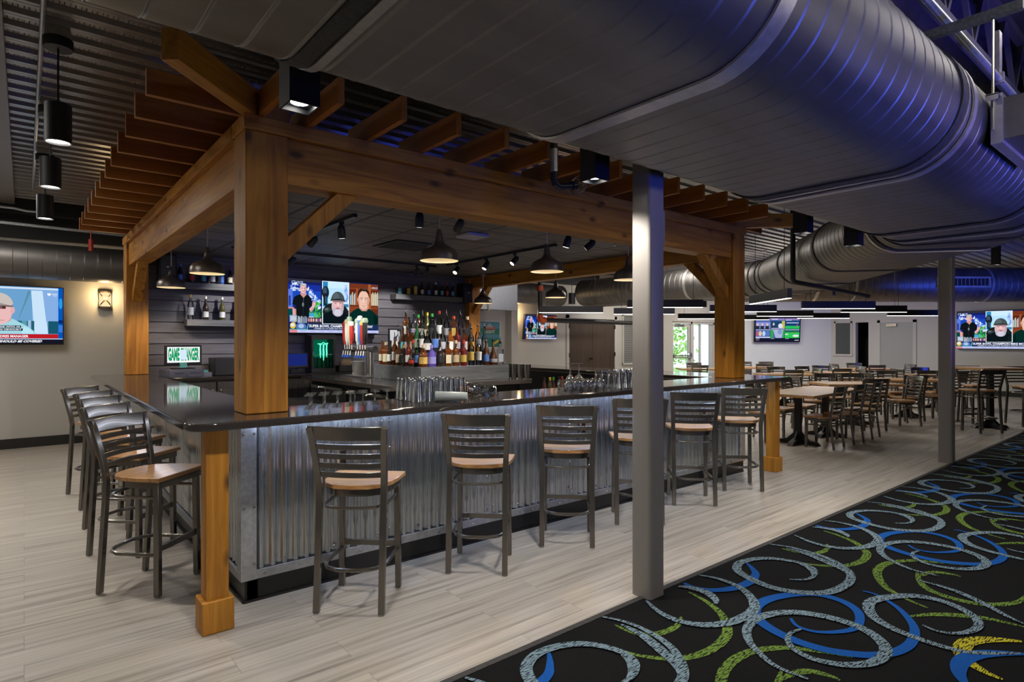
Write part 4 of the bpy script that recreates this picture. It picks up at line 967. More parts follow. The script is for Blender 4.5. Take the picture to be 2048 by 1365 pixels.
o = MB().lathe([(.034, 0), (.036, .004), (.028, .22), (.026, .22), (.030, .004), (.034, 0)], n=18).build('plastic_cup_sleeve', M['frost'], None); o.location = (2.185, 3.49, CTZ1 + .037); o.rotation_euler = (rad(90), 0, rad(52)); tag(o, 'frosted stack of plastic cups lying before the pint glasses', 'cups')
STEM = [(.036, .0), (.036, .003), (.006, .008), (.0045, .012), (.0045, .085), (.012, .10), (.040, .135), (.043, .175), (.035, .215), (.034, .215), (.041, .175), (.038, .137), (.01, .105), (0, .1)]
stem = glass_thing('stem_glass', [(r, .215 - z) for r, z in STEM], M['glass_stem'])
k = 0
for j in range(3):
    for i in range(9):
        x, y = 1.50 + i * .098 + j * .045, 4.0 + j * .095
        px(stem, k == 0, (x, y, .935), 0, 'upside-down stem glass, %s from left, %s row behind the bar' % (ORD[i], ('front', 'middle', 'back')[j]), 'stem glasses on the shelf behind the bar'); k += 1
MB().box(1.42, 3.94, .915, 2.5, 4.27, .933).box(1.42, 3.94, .82, 1.44, 4.27, .916).box(2.48, 3.94, .82, 2.5, 4.27, .916).build('glass_rack', M['steel'], BAR)
for i, x in enumerate((3.78, 3.87)):
    px(stem, False, (x, 3.78 - i * .02, CTZ1 + .001), 0, ('upside-down stem glass standing left of the farther pint glasses', 'second upside-down stem glass beside the farther pint glasses')[i], 'stem glasses on the bar top')
tum = MB().lathe([(0, 0), (.032, 0), (.045, .17), (.043, .17), (.03, .006), (0, .006)], n=18).mesh('shaker', M['steel'], 50)
for i in range(4):
    o = link('shaker_tin', tum); o.location = (4.578 + .012 * i, 5.66 - .11 * i, 1.071); tag(o, 'polished steel shaker tin, %s from left at the island end' % ORD[i], 'shaker', 'steel shaker tins')
# ------------------------------------------------------------------ beer tower, plates, things on the back bar
T = thing('beer_tower', 'steel beer tower with eight taps on the bar island', 'beer tower', (3.37, 6.92, 1.0705))
MB().cyl((0, 0, 0), (0, 0, .33), .05, 24).cyl((0, 0, 0), (0, 0, .012), .075, 24).build('column', M['steel'], T)
MB().cyl((0, -.14, .345), (0, .62, .345), .042, 20).build('tap_header', M['steel'], T)
HC = [('red', 'red'), ('tan', 'white'), ('green', 'cream'), ('white', 'red'), ('green', 'white'), ('white', 'blue'), ('yellow', 'red'), ('green', 'black')]
for i in range(8):
    y = .57 - i * .072 - (.10 if i > 3 else 0)
    fa = MB().tube([(-.03, y, .345), (-.085, y, .345), (-.105, y, .32), (-.112, y, .26)], .011, 8).cyl((-.085, y, .345), (-.085, y, .40), .010, 8).build('faucet', M['steel'], T)
    MB().lathe([(0, 0), (.014, 0), (.014, .03), (0, .032)], (-.113, y, .238), 10).build('tap_cap', M['bluecap'], fa)
    a, b = HC[i]; hm = MB(); h = .26 + .07 * ((i * 7) % 3) / 2
    hm.lathe([(0, 0), (.012, 0), (.015, .03), (.026, .06), (.031, h * .7), (.029, h), (0, h + .005)], (-.085, y, .40), 12, 0)
    hm.lathe([(0, 0), (.034, .004), (.039, .032), (.027, .06), (0, .066)], (-.085, y, .40 + h * .93), 12, 1)
    hm.build('tap_handle', [LB[b], LB[a] if a in LB else LB['yellow']], T)
MB().box(-.20, -.2, 0, -.06, .36, .018).build('drip_tray', M['steel'], T, bevel=.003)
pl = MB().lathe([(0, .002), (.055, 0), (.058, .004), (.10, .012), (.102, .016), (.06, .008), (0, .007)], n=28).mesh('plate', M['offwhite'], 40)
for i in range(14):
    o = link('dinner_plate', pl); o.location = (3.44 + RND.uniform(-.002, .002), 7.36, 1.0705 + .0128 * i); tag(o, 'plain white plate in the stack on the island by the beer tower', 'plate', 'stacked white plates')
T = thing('cash_register', 'touch-screen till showing green lettering on the back bar', 'till', (1.545, 8.42, 1.0705), rad(9))
MB().box(-.20, -.15, .0, .20, .22, .095).build('cash_drawer', mat('till_grey', (.12, .125, .17), .35), T, bevel=.004)
MB().box(-.14, -.156, .05, -.03, -.149, .055).box(.04, -.156, .05, .15, -.149, .055).build('slot', M['black'], T)
MB().cyl((0, -.158, .025), (0, -.149, .025), .008, 8).build('lock', M['steel'], T)
MB().box(-.12, -.08, .095, .12, .08, .112).bar((0, 0, .11), (0, .01, .17), .06, .03).build('stand', M['black'], T, bevel=.003)
MB().box(-.215, -.035, .15, .215, 0, .40).build('monitor', M['black'], T, bevel=.006)
sc = MB(); sc.flat([(-.19, -.0365, .18), (.19, -.0365, .18), (.19, -.0365, .375), (-.19, -.0365, .375)], 0)
def put_text(mb, t, x0, x1, z0, z1, y, m, bold=.03):
    vs, fs = text_geo(t, bold); mb.add([(x0 + (x1 - x0) * a, y, z0 + (z1 - z0) * b) for a, b in vs], fs, m)
put_text(sc, 'GAME', -.18, -.05, .20, .365, -.0372, 1, .05); put_text(sc, 'CHANGER', -.045, .18, .20, .365, -.0372, 1, .05)
sc.flat([(-.045, -.038, .215), (.035, -.038, .215), (.035, -.038, .34), (-.045, -.038, .34)], 2)
sc.build('screen', [emi((.93, .97, 1), 1.0), emi((.0, .36, .13), .9), emi((.70, .86, 1), .95)], T, smooth=0)
MB().box(-.05, -.05, .115, .035, -.036, .178).build('sticky_note', M['teal'], T)
MB().box(.20, -.14, 0, .30, .1, .05).box(.21, -.1, .05, .27, .05, .075, 1).build('card_reader', [mat('reader_grey', (.2, .2, .28), .4), M['teal']], T)
T = thing('point_of_sale_monitor', 'dark monitor with a blue screen left of the glowing drinks cooler', 'monitor', (2.98, 8.40, 1.0705), rad(-6))
MB().box(-.16, -.02, .07, .14, .02, .29).box(-.1, -.05, 0, .08, .06, .05).box(-.02, -.01, .04, .02, .02, .1).build('body', M['black'], T, bevel=.005)
MB().flat([(-.145, -.0212, .10), (.125, -.0212, .10), (.125, -.0212, .27), (-.145, -.0212, .27)], 0).build('screen', emi((.01, .02, .16), 1), T, smooth=0)
T = thing('drinks_cooler', 'small black countertop cooler with glowing green claw mark', 'cooler', (3.33, 8.42, 1.0705), rad(-6))
MB().box(-.17, -.13, 0, .17, .22, .06).box(-.17, -.13, .47, .17, .22, .54).box(-.17, -.13, .06, -.14, .22, .47).box(.14, -.13, .06, .17, .22, .47).box(-.14, .2, .06, .14, .22, .47).build('cabinet', M['black'], T, bevel=.004)
MB().flat([(-.14, .19, .06), (.14, .19, .06), (.14, .19, .47), (-.14, .19, .47)], 0).build('green_back_light', emi((.0, .20, .10), .55), T, smooth=0)
MB().box(-.14, -.1, .25, .14, .18, .258).build('shelf', M['steel'], T)
for i in range(4):
    o = MB().lathe([(0, 0), (.03, 0), (.032, .01), (.032, .15), (0, .16)], (-.10 + .066 * i, 0, .0605), 12).build('drink_can', mat('can_dark_green', (.01, .10, .05), .3, .6), T)
lg = MB()
def claw(x, l, w):
    return [(x - w, -.122, .40), (x + w, -.122, .41), (x + w * .7, -.122, .34), (x + w * 1.1, -.122, .28), (x + w * .4, -.122, .40 - l), (x - w * .3, -.122, .42 - l), (x - w * .9, -.122, .33), (x - w * .5, -.122, .37)]
for x, l, w in ((-.045, .20, .012), (.0, .24, .014), (.045, .19, .012)): lg.flat(claw(x, l, w), 0)
lg.flat([(-.085, -.1225, .405), (-.03, -.1225, .395), (.0, -.1225, .425), (.03, -.1225, .395), (.07, -.1225, .41), (.06, -.1225, .425), (.03, -.1225, .415), (0, -.1225, .435), (-.03, -.1225, .415), (-.08, -.1225, .415)], 0)
lg.build('claw_mark', emi((.12, 1.0, .55), 1.6), T, smooth=0)
MB().box(-.14, -.118, .06, .14, -.115, .47).build('glass_door', M['window'], T)
MB().box(-.155, -.14, .24, -.145, -.13, .30).build('handle', M['steel'], T)
o = MB().lathe([(0, 0), (.09, 0), (.10, .03), (.07, .085), (.02, .10), (0, .10)], n=16).build('tan_cap', mat('tan_cloth', (.30, .22, .13), .9), None); o.location = (3.72, 8.45, 1.16); tag(o, 'tan cloth cap on the dark box right of the cooler', 'cap')
o = MB().box(3.58, 8.36, 1.0705, 3.92, 8.58, 1.159).build('storage_box', M['black'], None, bevel=.006); tag(o, 'low black box on the back bar right of the cooler', 'box')
o = MB().box(4.58, YW - .03, 1.35, 4.80, YW - .002, 1.72, 0).box(4.60, YW - .034, 1.37, 4.78, YW - .029, 1.70, 1).build('framed_notice', [M['black'], M['paper']], None); tag(o, 'small black-framed pale notice on the boarded wall behind the bottles', 'notice')
o = MB().box(1.90, 8.35, 1.0705, 2.30, 8.70, 1.30).build('receipt_printer', M['black'], None, bevel=.01); tag(o, 'black ribbed box beside the till on the back bar', 'printer')
o = MB().lathe([(0, 0), (.05, 0), (.052, .13), (.049, .13), (.047, .006), (0, .006)], n=18).build('steel_jug', M['steel'], None, loc=(1.34, 7.9, 1.0)); 
bpy.data.objects.remove(o)
o = MB().box(0, 0, 0, .17, .06, .10).build('green_box', mat('lime_card', (.22, .62, .04), .5), None, bevel=.004); o.location = (2.55, 4.12, .8205); tag(o, 'bright green carton on the shelf behind the stem glasses', 'carton')
for i, (x, y) in enumerate(((2.72, 5.95), (2.72, 6.75), (2.72, 5.5))):
    T = thing('gooseneck_tap', 'tall steel gooseneck tap in front of the island, ' + ('middle one', 'left one', 'right one')[i], 'tap', (x, y, 0), 0, 'steel taps by the island')
    MB().tube([(0, 0, .80), (0, 0, .97), (-.02, 0, .985), (-.08, 0, .985), (-.09, 0, .97)], .010, 8).build('spout', M['steel'], T)
    MB().cyl((0, 0, .80), (0, 0, .83), .02, 10).build('collar', M['steel'], T)
o = MB().box(2.58, 5.4, .02, 2.80, 7.6, .80).build('underbar_sink', M['steel'], None, bevel=.006); tag(o, 'low steel underbar sink unit against the island', 'sink')
# ------------------------------------------------------------------ televisions
class Scr:
    def __init__(s, w, h, gain=1.0): s.w, s.h, s.mb, s.mats, s.idx, s.L, s.g = w, h, MB(), [], {}, 0, gain
    def mi(s, c):
        if c not in s.idx: s.idx[c] = len(s.mats); s.mats.append(emi(c, s.g))
        return s.idx[c]
    def P(s, x, y): return ((x - .5) * s.w, -.0003 * s.L, (y - .5) * s.h)
    def poly(s, pts, c): s.L += 1; s.mb.flat([s.P(*p) for p in pts], s.mi(c))
    def rect(s, x0, y0, x1, y1, c): s.poly([(x0, y0), (x1, y0), (x1, y1), (x0, y1)], c)
    def ell(s, x, y, rx, ry, c, a0=0, a1=360, n=20): s.poly([(x + rx * math.cos(rad(a0 + (a1 - a0) * k / n)), y + ry * math.sin(rad(a0 + (a1 - a0) * k / n))) for k in range(n + (0 if a1 - a0 == 360 else 1))], c)
    def text(s, t, x0, y0, x1, y1, c, bold=.03, sl=0.0):
        s.L += 1; vs, fs = text_geo(t, bold); s.mb.add([s.P(x0 + (x1 - x0) * a + sl * b, y0 + (y1 - y0) * b) for a, b in vs], fs, s.mi(c))
W_ = (.95, .96, 1)
def broadcast(s):
    s.rect(0, 0, 1, 1, (.01, .015, .07))
    # studio panel
    rn = random.Random(5)
    s.rect(0, .17, .35, 1, (.008, .014, .13)); s.rect(0, .50, .35, .90, (.010, .03, .34)); s.rect(0, .60, .35, .78, (.012, .07, .52)); s.rect(0, .95, .35, 1, (.03, .03, .05))
    for k in range(34):
        t = rn.random(); x = .20 + .14 * t + rn.uniform(-.02, .02); y = .80 - .30 * t + rn.uniform(-.07, .07)
        s.ell(x, y, rn.uniform(.006, .020), rn.uniform(.012, .040), rn.choice(((.20, .38, .85), (.45, .62, .95), (.75, .85, 1), (.10, .2, .7))), n=9)
    for k in range(22): s.ell(.08 + rn.uniform(-.05, .05), .85 + rn.uniform(-.07, .06), rn.uniform(.006, .02), rn.uniform(.010, .03), rn.choice(((.25, .40, .8), (.55, .68, .95), (.8, .88, 1))), n=9)
    s.rect(0, .47, .045, .80, (.10, .20, .75)); s.rect(.005, .50, .025, .68, (.02, .04, .3)); s.rect(.0, .44, .06, .47, (.55, .25, .3))
    s.rect(0, .30, .35, .44, (.0, .07, .07)); s.rect(.20, .27, .33, .37, (.06, .38, .62)); s.rect(.21, .37, .32, .40, (.02, .25, .10))
    for k in range(30): s.ell(.312 + rn.uniform(-.035, .035), .43 + rn.uniform(-.13, .15), rn.uniform(.006, .014), rn.uniform(.012, .03), rn.choice(((.01, .22, .03), (.03, .42, .06), (.10, .55, .10))), n=8)
    s.poly([(.04, .44), (.048, .19), (.078, .19), (.085, .44)], (.78, .40, .38)); s.poly([(.066, .44), (.07, .19), (.078, .19), (.085, .44)], (.55, .25, .24))
    s.poly([(.038, .52), (.055, .65), (.085, .69), (.125, .715), (.185, .715), (.215, .69), (.24, .64), (.248, .50), (.215, .49), (.215, .18), (.082, .18), (.078, .50)], (.005, .008, .010))
    s.poly([(.15, .66), (.158, .66), (.156, .50), (.152, .50)], (.03, .035, .04))
    for y in (.55, .59, .63): s.ell(.154, y, .003, .006, (.25, .22, .2), n=8)
    s.poly([(.215, .44), (.235, .385), (.258, .42), (.285, .54), (.280, .60), (.268, .56), (.262, .61), (.252, .58), (.245, .50)], (.80, .46, .43)); s.poly([(.235, .385), (.258, .42), (.262, .47), (.24, .44)], (.55, .27, .26))
    s.poly([(.120, .712), (.155, .645), (.188, .712), (.178, .77), (.128, .77)], (.62, .32, .30)); s.ell(.152, .815, .034, .082, (.84, .53, .51)); s.poly([(.170, .75), (.186, .80), (.184, .86), (.166, .85), (.162, .78)], (.68, .38, .37))
    s.ell(.150, .872, .036, .042, (.38, .36, .37), -8, 188); s.ell(.158, .895, .028, .022, (.55, .53, .53)); s.rect(.132, .829, .147, .835, (.28, .18, .16)); s.rect(.158, .829, .173, .835, (.28, .18, .16)); s.ell(.140, .820, .005, .006, (.05, .05, .08), n=8); s.ell(.165, .820, .005, .006, (.05, .05, .08), n=8)
    s.poly([(.150, .825), (.156, .825), (.160, .79), (.147, .79)], (.92, .62, .60)); s.ell(.153, .770, .012, .006, (.45, .16, .16), n=10); s.ell(.117, .812, .006, .018, (.7, .38, .37), n=10); s.ell(.188, .812, .006, .018, (.62, .33, .32), n=10)
    s.rect(.146, .22, .152, .48, (.02, .02, .03)); s.ell(.149, .52, .011, .042, (.12, .14, .18)); s.ell(.147, .53, .004, .03, (.3, .34, .4), n=10)
    s.rect(.01, .20, .085, .32, (.35, .45, .58)); s.rect(.02, .22, .075, .30, (.55, .62, .72)); s.rect(.19, .18, .35, .285, (.05, .025, .05)); s.rect(.21, .285, .26, .30, (.7, .72, .75))
    for x in (.21, .235, .26, .29, .31, .335): s.ell(x, .235, .010, .04, rn.choice(((.6, .25, .28), (.7, .45, .4), (.2, .1, .3))), n=10); s.rect(x - .012, .17, x + .012, .205, (.03, .03, .06))
    for i, x in enumerate((.09, .105, .122, .14, .158, .175)): s.poly([(x, .18), (x + .012, .18), (x + .016, .30 - .03 * (i % 2)), (x + .006, .31)], rn.choice(((.30, .40, .55), (.5, .58, .68), (.08, .10, .16))))
    # middle caller
    s.rect(.352, .165, .658, .985, (.9, .95, 1)); s.rect(.36, .175, .65, .975, (.50, .78, 1)); s.rect(.41, .86, .65, .975, (.62, .86, 1)); s.rect(.36, .56, .65, .66, (.60, .84, .92)); s.rect(.42, .655, .6, .672, (.25, .72, .50)); s.rect(.41, .50, .65, .56, (.04, .22, .42))
    s.rect(.36, .50, .415, .975, (.02, .25, .52)); s.ell(.388, .77, .040, .12, (.01, .02, .035)); s.ell(.382, .80, .022, .07, (.04, .09, .13)); s.rect(.370, .52, .405, .75, (.01, .015, .025)); s.rect(.388, .56, .396, .70, (.10, .18, .26))
    s.poly([(.60, .60), (.63, .70), (.60, .80), (.61, .93), (.63, .93), (.635, .78), (.65, .68), (.628, .60)], (.22, .38, .85)); s.poly([(.605, .84), (.625, .88), (.63, .92), (.612, .93)], (.55, .62, .9)); s.poly([(.60, .78), (.62, .72), (.64, .76), (.62, .82)], (.45, .55, .9))
    s.ell(.50, .40, .145, .18, (.010, .014, .016)); s.rect(.36, .24, .65, .44, (.010, .014, .016)); s.ell(.41, .44, .04, .05, (.03, .05, .05)); s.ell(.40, .45, .02, .02, (.12, .16, .16))
    s.poly([(.36, .175), (.36, .33), (.43, .41), (.47, .445), (.58, .43), (.62, .37), (.65, .33), (.65, .175)], (.003, .008, .011)); s.poly([(.60, .175), (.61, .34), (.65, .31), (.65, .175)], (.006, .014, .018))
    s.ell(.525, .51, .070, .180, (.80, .50, .52)); s.poly([(.575, .40), (.594, .50), (.59, .60), (.572, .60), (.566, .45)], (.62, .34, .38)); s.ell(.525, .405, .060, .092, (.50, .46, .56)); s.ell(.524, .395, .040, .07, (.66, .63, .74)); s.poly([(.462, .44), (.47, .56), (.476, .56), (.478, .44)], (.6, .5, .58)); s.poly([(.588, .44), (.580, .56), (.574, .56), (.572, .44)], (.5, .42, .5))
    s.ell(.525, .475, .030, .022, (.62, .36, .40)); s.ell(.525, .468, .020, .013, (.45, .13, .15), n=12); s.rect(.482, .590, .512, .600, (.40, .24, .24)); s.rect(.54, .590, .570, .600, (.40, .24, .24)); s.ell(.497, .572, .014, .009, (.55, .30, .32), n=10); s.ell(.555, .572, .014, .009, (.55, .30, .32), n=10); s.ell(.498, .572, .006, .007, (.05, .05, .07), n=8); s.ell(.554, .572, .006, .007, (.05, .05, .07), n=8)
    s.poly([(.519, .58), (.531, .58), (.540, .512), (.525, .500), (.510, .512)], (.90, .60, .60)); s.rect(.512, .503, .538, .509, (.5, .25, .27))
    s.ell(.525, .625, .076, .170, (.06, .085, .095), 0, 180); s.ell(.505, .68, .035, .09, (.10, .135, .145)); s.poly([(.440, .605), (.48, .625), (.57, .625), (.607, .600), (.604, .635), (.53, .665), (.445, .64)], (.022, .034, .04)); s.poly([(.455, .625), (.60, .625), (.585, .590), (.47, .592)], (.30, .17, .18)); s.poly([(.440, .605), (.48, .632), (.57, .632), (.607, .600), (.604, .64), (.445, .645)], (.020, .030, .035))
    # right caller
    s.rect(.66, .17, 1, .97, (.26, .055, .018)); s.rect(.66, .88, 1, .97, (.18, .035, .012)); s.rect(.66, .52, 1, .55, (.16, .03, .010)); s.rect(.66, .55, .735, .86, (.12, .02, .008)); s.rect(.912, .55, 1, .86, (.12, .02, .008)); s.rect(.878, .17, .912, .97, (.42, .11, .035)); s.rect(.735, .55, .75, .88, (.40, .10, .03)); s.rect(.912, .25, 1, .48, (.14, .028, .010))
    for k in range(6): s.rect(.664 + k * .0115, .552, .6735 + k * .0115, .74 + .03 * (k % 3), ((.62, .68, .66), (.16, .42, .52), (.70, .66, .56), (.5, .2, .12), (.66, .7, .72), (.3, .3, .3))[k])
    for k in range(9): s.rect(.914 + k * .0094, .552, .9215 + k * .0094, .78 + .02 * (k % 3), ((.72, .66, .45), (.62, .55, .36), (.78, .74, .58))[k % 3])
    s.poly([(.66, .17), (.66, .38), (.70, .44), (.745, .485), (.78, .505), (.87, .50), (.91, .465), (.96, .40), (1, .34), (1, .17)], (.002, .026, .022)); s.poly([(.66, .17), (.66, .30), (.69, .38), (.70, .17)], (.001, .014, .012)); s.poly([(.95, .17), (.94, .38), (1, .30), (1, .17)], (.001, .014, .012))
    s.poly([(.765, .495), (.80, .435), (.855, .435), (.885, .495), (.878, .58), (.772, .58)], (.58, .30, .22)); s.ell(.822, .650, .066, .190, (.86, .55, .43)); s.poly([(.862, .50), (.884, .58), (.888, .70), (.868, .72), (.858, .58)], (.66, .37, .28)); s.poly([(.768, .53), (.756, .60), (.756, .70), (.768, .70), (.776, .56)], (.70, .40, .31))
    s.ell(.754, .655, .010, .035, (.66, .36, .28), n=12); s.ell(.890, .655, .010, .035, (.58, .31, .24), n=12)
    s.poly([(.752, .70), (.750, .79), (.765, .85), (.79, .885), (.83, .895), (.868, .87), (.888, .82), (.893, .70), (.880, .74), (.876, .79), (.85, .825), (.80, .83), (.77, .80), (.765, .74)], (.035, .016, .012)); s.poly([(.79, .885), (.83, .895), (.868, .87), (.85, .86), (.81, .865)], (.10, .05, .035))
    for x in (.796, .850):
        s.rect(x - .019, .690, x + .018, .699, (.14, .06, .045)); s.ell(x, .668, .016, .011, (.66, .38, .30), n=12); s.ell(x, .667, .011, .006, (.75, .68, .62), n=10); s.ell(x, .667, .0055, .007, (.06, .04, .04), n=8)
    s.poly([(.818, .68), (.828, .68), (.838, .600), (.823, .585), (.808, .600)], (.93, .64, .52)); s.poly([(.828, .68), (.834, .66), (.844, .598), (.834, .595)], (.68, .40, .31)); s.rect(.808, .588, .838, .593, (.5, .26, .2))
    s.poly([(.795, .548), (.822, .540), (.85, .548), (.845, .538), (.822, .529), (.80, .538)], (.55, .24, .21)); s.ell(.822, .50, .022, .012, (.76, .46, .36), n=12)
    s.text('#PMSLIVE', .915, .885, .99, .92, (.6, .75, .95), .01)
    s.text('CT 10:25', .02, .90, .14, .95, (.5, .65, .9), .02)
    # lower third
    s.rect(0, .055, 1, .165, (.012, .03, .11)); s.ell(.035, .13, .03, .06, (.75, .55, .08)); s.ell(.032, .14, .02, .03, (.8, .85, .85)); s.ell(.12, .11, .055, .07, (.08, .18, .5)); s.ell(.12, .12, .03, .04, (.4, .55, .8)); s.rect(0, .05, .19, .068, (.05, .35, .30))
    s.poly([(.178, .06), (.185, .06), (.200, .165), (.193, .165)], (.2, .7, .9))
    s.text('SUPER BOWL CHAMPION MIKE MCCARTHY', .205, .10, .93, .152, W_, .03); s.text('FORMER HC OF GREEN BAY PACKERS & DALLAS COWBOYS', .26, .068, .83, .088, (.8, .85, .95), .02)
    s.rect(0, 0, 1, .052, (.55, .60, .92)); s.rect(0, 0, .078, .052, (.75, .25, .30))
    for k in range(9): s.rect(.11 + k * .1, .02, .17 + k * .1, .032, (.38, .42, .72))
def interview(s):
    base_P = s.P; s.P = lambda x, y: base_P(.5 + .813 * (x - .385) if 0 < x < 1 else x, y)
    s.rect(0, 0, 1, 1, (.22, .45, .80)); s.rect(.40, .25, .70, .95, (.16, .38, .66)); s.poly([(.55, .33), (.69, .93), (.66, .93), (.62, .7)], (.10, .30, .42))
    s.rect(.0, .96, .955, .985, (.75, .85, .95))
    s.poly([(.72, .17), (.69, .94), (.80, .94), (.855, .17)], (.62, .82, 1)); s.rect(.855, .17, .955, .40, (.01, .10, .17)); s.rect(.80, .40, .955, .93, (.25, .45, .82)); s.poly([(.80, .93), (.835, .40), (.80, .40)], (.62, .82, 1))
    s.rect(.54, .22, .72, .40, (.02, .12, .18)); s.rect(.60, .22, .65, .40, (.10, .35, .45)); s.rect(.66, .22, .69, .41, (.35, .55, .8))
    s.poly([(.15, .17), (.20, .33), (.42, .44), (.52, .43), (.66, .30), (.73, .20), (.73, .17)], (.38, .72, .80)); s.poly([(.60, .17), (.62, .30), (.68, .26), (.72, .17)], (.50, .85, .95))
    s.poly([(.33, .40), (.42, .33), (.50, .40), (.51, .52), (.33, .52)], (.70, .38, .38)); s.ell(.40, .58, .115, .25, (.88, .52, .52)); s.ell(.515, .58, .022, .06, (.80, .45, .45)); s.rect(.40, .40, .44, .41, (.5, .25, .25))
    s.ell(.385, .68, .135, .20, (.62, .56, .52), 0, 180); s.poly([(.30, .74), (.52, .655), (.51, .63), (.42, .645), (.30, .70)], (.35, .30, .28)); s.rect(.40, .60, .455, .655, (.25, .10, .10)); s.rect(.40, .645, .52, .658, (.10, .06, .06)); s.ell(.435, .625, .015, .02, (.05, .03, .03))
    s.rect(.33, .275, .595, .315, (.006, .008, .03)); s.text('LL RIDE WITH AS', .335, .283, .585, .307, W_, .03); s.rect(.33, .225, .61, .265, (.006, .008, .03)); s.text('THERS OBVIOUSLY', .335, .233, .60, .257, W_, .03)
    s.rect(0, .09, .955, .165, (.55, .012, .018)); s.text('PADRES MANAGER', .36, .105, .665, .15, W_, .03)
    s.rect(.955, .09, 1, 1, (.0, .10, .55)); s.ell(.978, .72, .018, .10, (.02, .35, .85)); s.rect(.957, .20, .998, .33, (.04, .20, .75)); s.rect(.957, .36, .998, .42, (.0, .02, .18))
    s.rect(0, .075, 1, .085, (.6, .65, .75)); s.rect(0, 0, 1, .072, (.008, .008, .02)); s.text('IT SHOULD BE COVERED', .345, .018, .79, .06, W_, .045, .012)
    s.poly([(.845, .90), (.885, .90), (.88, .87), (.862, .85), (.848, .87)], W_); s.rect(.893, .885, .945, .893, W_); s.rect(.893, .865, .945, .873, (.8, .85, 1)); s.rect(.905, .84, .94, .85, (.5, .65, .95))
def multiview(s):
    s.rect(0, 0, 1, 1, (.008, .01, .03))
    c = [(.02, .34), (.345, .655), (.665, .98)]
    for i, (x0, x1) in enumerate(c):
        s.rect(x0, .53, x1, .96, (.10, .15, .40)); s.rect(x0, .15, x1, .50, (.10, .15, .40)); s.rect(x0, .90, x1, .96, (.35, .25, .55)); s.rect(x0, .48, x1, .505, (.5, .55, .85)); s.rect(x0 + .01, .115, x0 + .09, .13, (.55, .6, .75))
    s.rect(.02, .53, .34, .8, (.25, .30, .75))
    for x in (.06, .16, .27): s.ell(x, .70, .025, .06, (.75, .5, .5)); s.rect(x - .04, .53, x + .04, .65, (.02, .03, .04))
    for x, cc in ((.06, (.5, .1, .25)), (.12, (.7, .6, .4)), (.20, (.5, .7, .95)), (.28, (.1, .2, .6))): s.ell(x, .33, .035, .11, cc)
    s.rect(.02, .15, .34, .20, (.6, .65, .95))
    s.rect(.345, .55, .655, .85, (.01, .06, .16)); s.rect(.59, .56, .655, .86, (.6, .5, .1)); s.ell(.41, .72, .02, .06, (.8, .6, .55)); s.rect(.37, .56, .45, .66, (.03, .04, .06)); s.ell(.56, .65, .05, .10, (.75, .8, .95)); s.rect(.36, .53, .655, .565, (.5, .5, .8))
    s.rect(.345, .15, .40, .49, (.02, .45, .05)); s.rect(.62, .15, .655, .49, (.02, .45, .05)); s.poly([(.40, .48), (.46, .15), (.60, .15), (.62, .48)], (.42, .48, .75)); s.ell(.55, .40, .05, .10, (.25, .32, .6))
    s.rect(.665, .53, .98, .65, (.02, .55, .12)); s.rect(.665, .65, .98, .86, (.01, .05, .18)); s.rect(.69, .76, .96, .79, (.6, .75, .95)); s.rect(.92, .60, .935, .72, (.7, .1, .1))
    s.rect(.665, .15, .98, .42, (.03, .60, .10)); s.rect(.665, .38, .98, .47, (.02, .16, .10)); s.ell(.90, .24, .07, .05, (.75, .85, .85)); s.ell(.70, .30, .04, .025, (.75, .85, .85)); s.rect(.84, .36, .88, .38, (.6, .1, .1))
    s.rect(.02, .05, .10, .075, (.35, .15, .2)); s.rect(.88, .045, .97, .07, (.7, .7, .85))
    s.rect(.665, .87, .80, .90, (.5, .55, .8)); s.rect(.36, .91, .50, .945, (.75, .75, .95))
def television(label, W, H, loc, rz, fn, gain, tilt=0, depth=.06):
    T = thing('television', label, 'television', loc, rz); T.rotation_euler = (tilt, 0, rz)
    MB().box(-W / 2 - .012, .002, -H / 2 - .018, W / 2 + .012, depth, H / 2 + .012).build('bezel', M['black'], T, bevel=.004)
    s = Scr(W, H, gain); fn(s); s.mb.build('screen', s.mats, T, smooth=0)
    MB().box(-.15, depth, -.12, .15, depth + .03, .12).build('wall_mount', M['black'], T)
    return T
television('large television over the back bar showing a three-person sports talk show', 1.39, .785, (3.63, YW - .10, 2.035), 0, broadcast, 1.0)
television('wall television at far left showing a man in a pale cap', 1.42, .80, (-.275, YB - .12, 1.885), 0, interview, .95)
television('small tilted television on the wall left of the brown double doors', 1.0, .58, (9.76, YB - .16, 1.865), 0, broadcast, .95, rad(6))
television('corner television showing six sports channels at once', 1.50, .80, (19.24, 9.60, 1.90), rad(-39.4), multiview, .95, rad(4))
television('big television on the right wall beyond the far steel column', 1.90, 1.05, (XR - .10, 4.12, 1.835), rad(-90), broadcast, 1.0)
# beer poster (printed, not lit)
pm = MB(); PX0, PX1, PZ0, PZ1 = 7.86, 8.62, 1.36, 1.985
PC = [mat('poster_white', (.75, .75, .73), .5), mat('poster_green', (.03, .22, .16), .5), mat('poster_blue', (.10, .30, .42), .5), mat('poster_red', (.60, .06, .05), .5), mat('poster_yellow', (.70, .55, .06), .5), mat('poster_grey', (.40, .45, .45), .5)]
pm.box(PX0, YB - .025, PZ0, PX1, YB - .001, PZ1, 0)
def pr(x0, z0, x1, z1, m, l): pm.flat([(PX0 + (PX1 - PX0) * x, YB - .0255 - l * .0004, PZ0 + (PZ1 - PZ0) * z) for x, z in ((x0, z0), (x1, z0), (x1, z1), (x0, z1))], m)
def ptx(t, x0, z0, x1, z1, m, l, b=.02): put_text(pm, t, PX0 + (PX1 - PX0) * x0, PX0 + (PX1 - PX0) * x1, PZ0 + (PZ1 - PZ0) * z0, PZ0 + (PZ1 - PZ0) * z1, YB - .0255 - l * .0004, m, b)
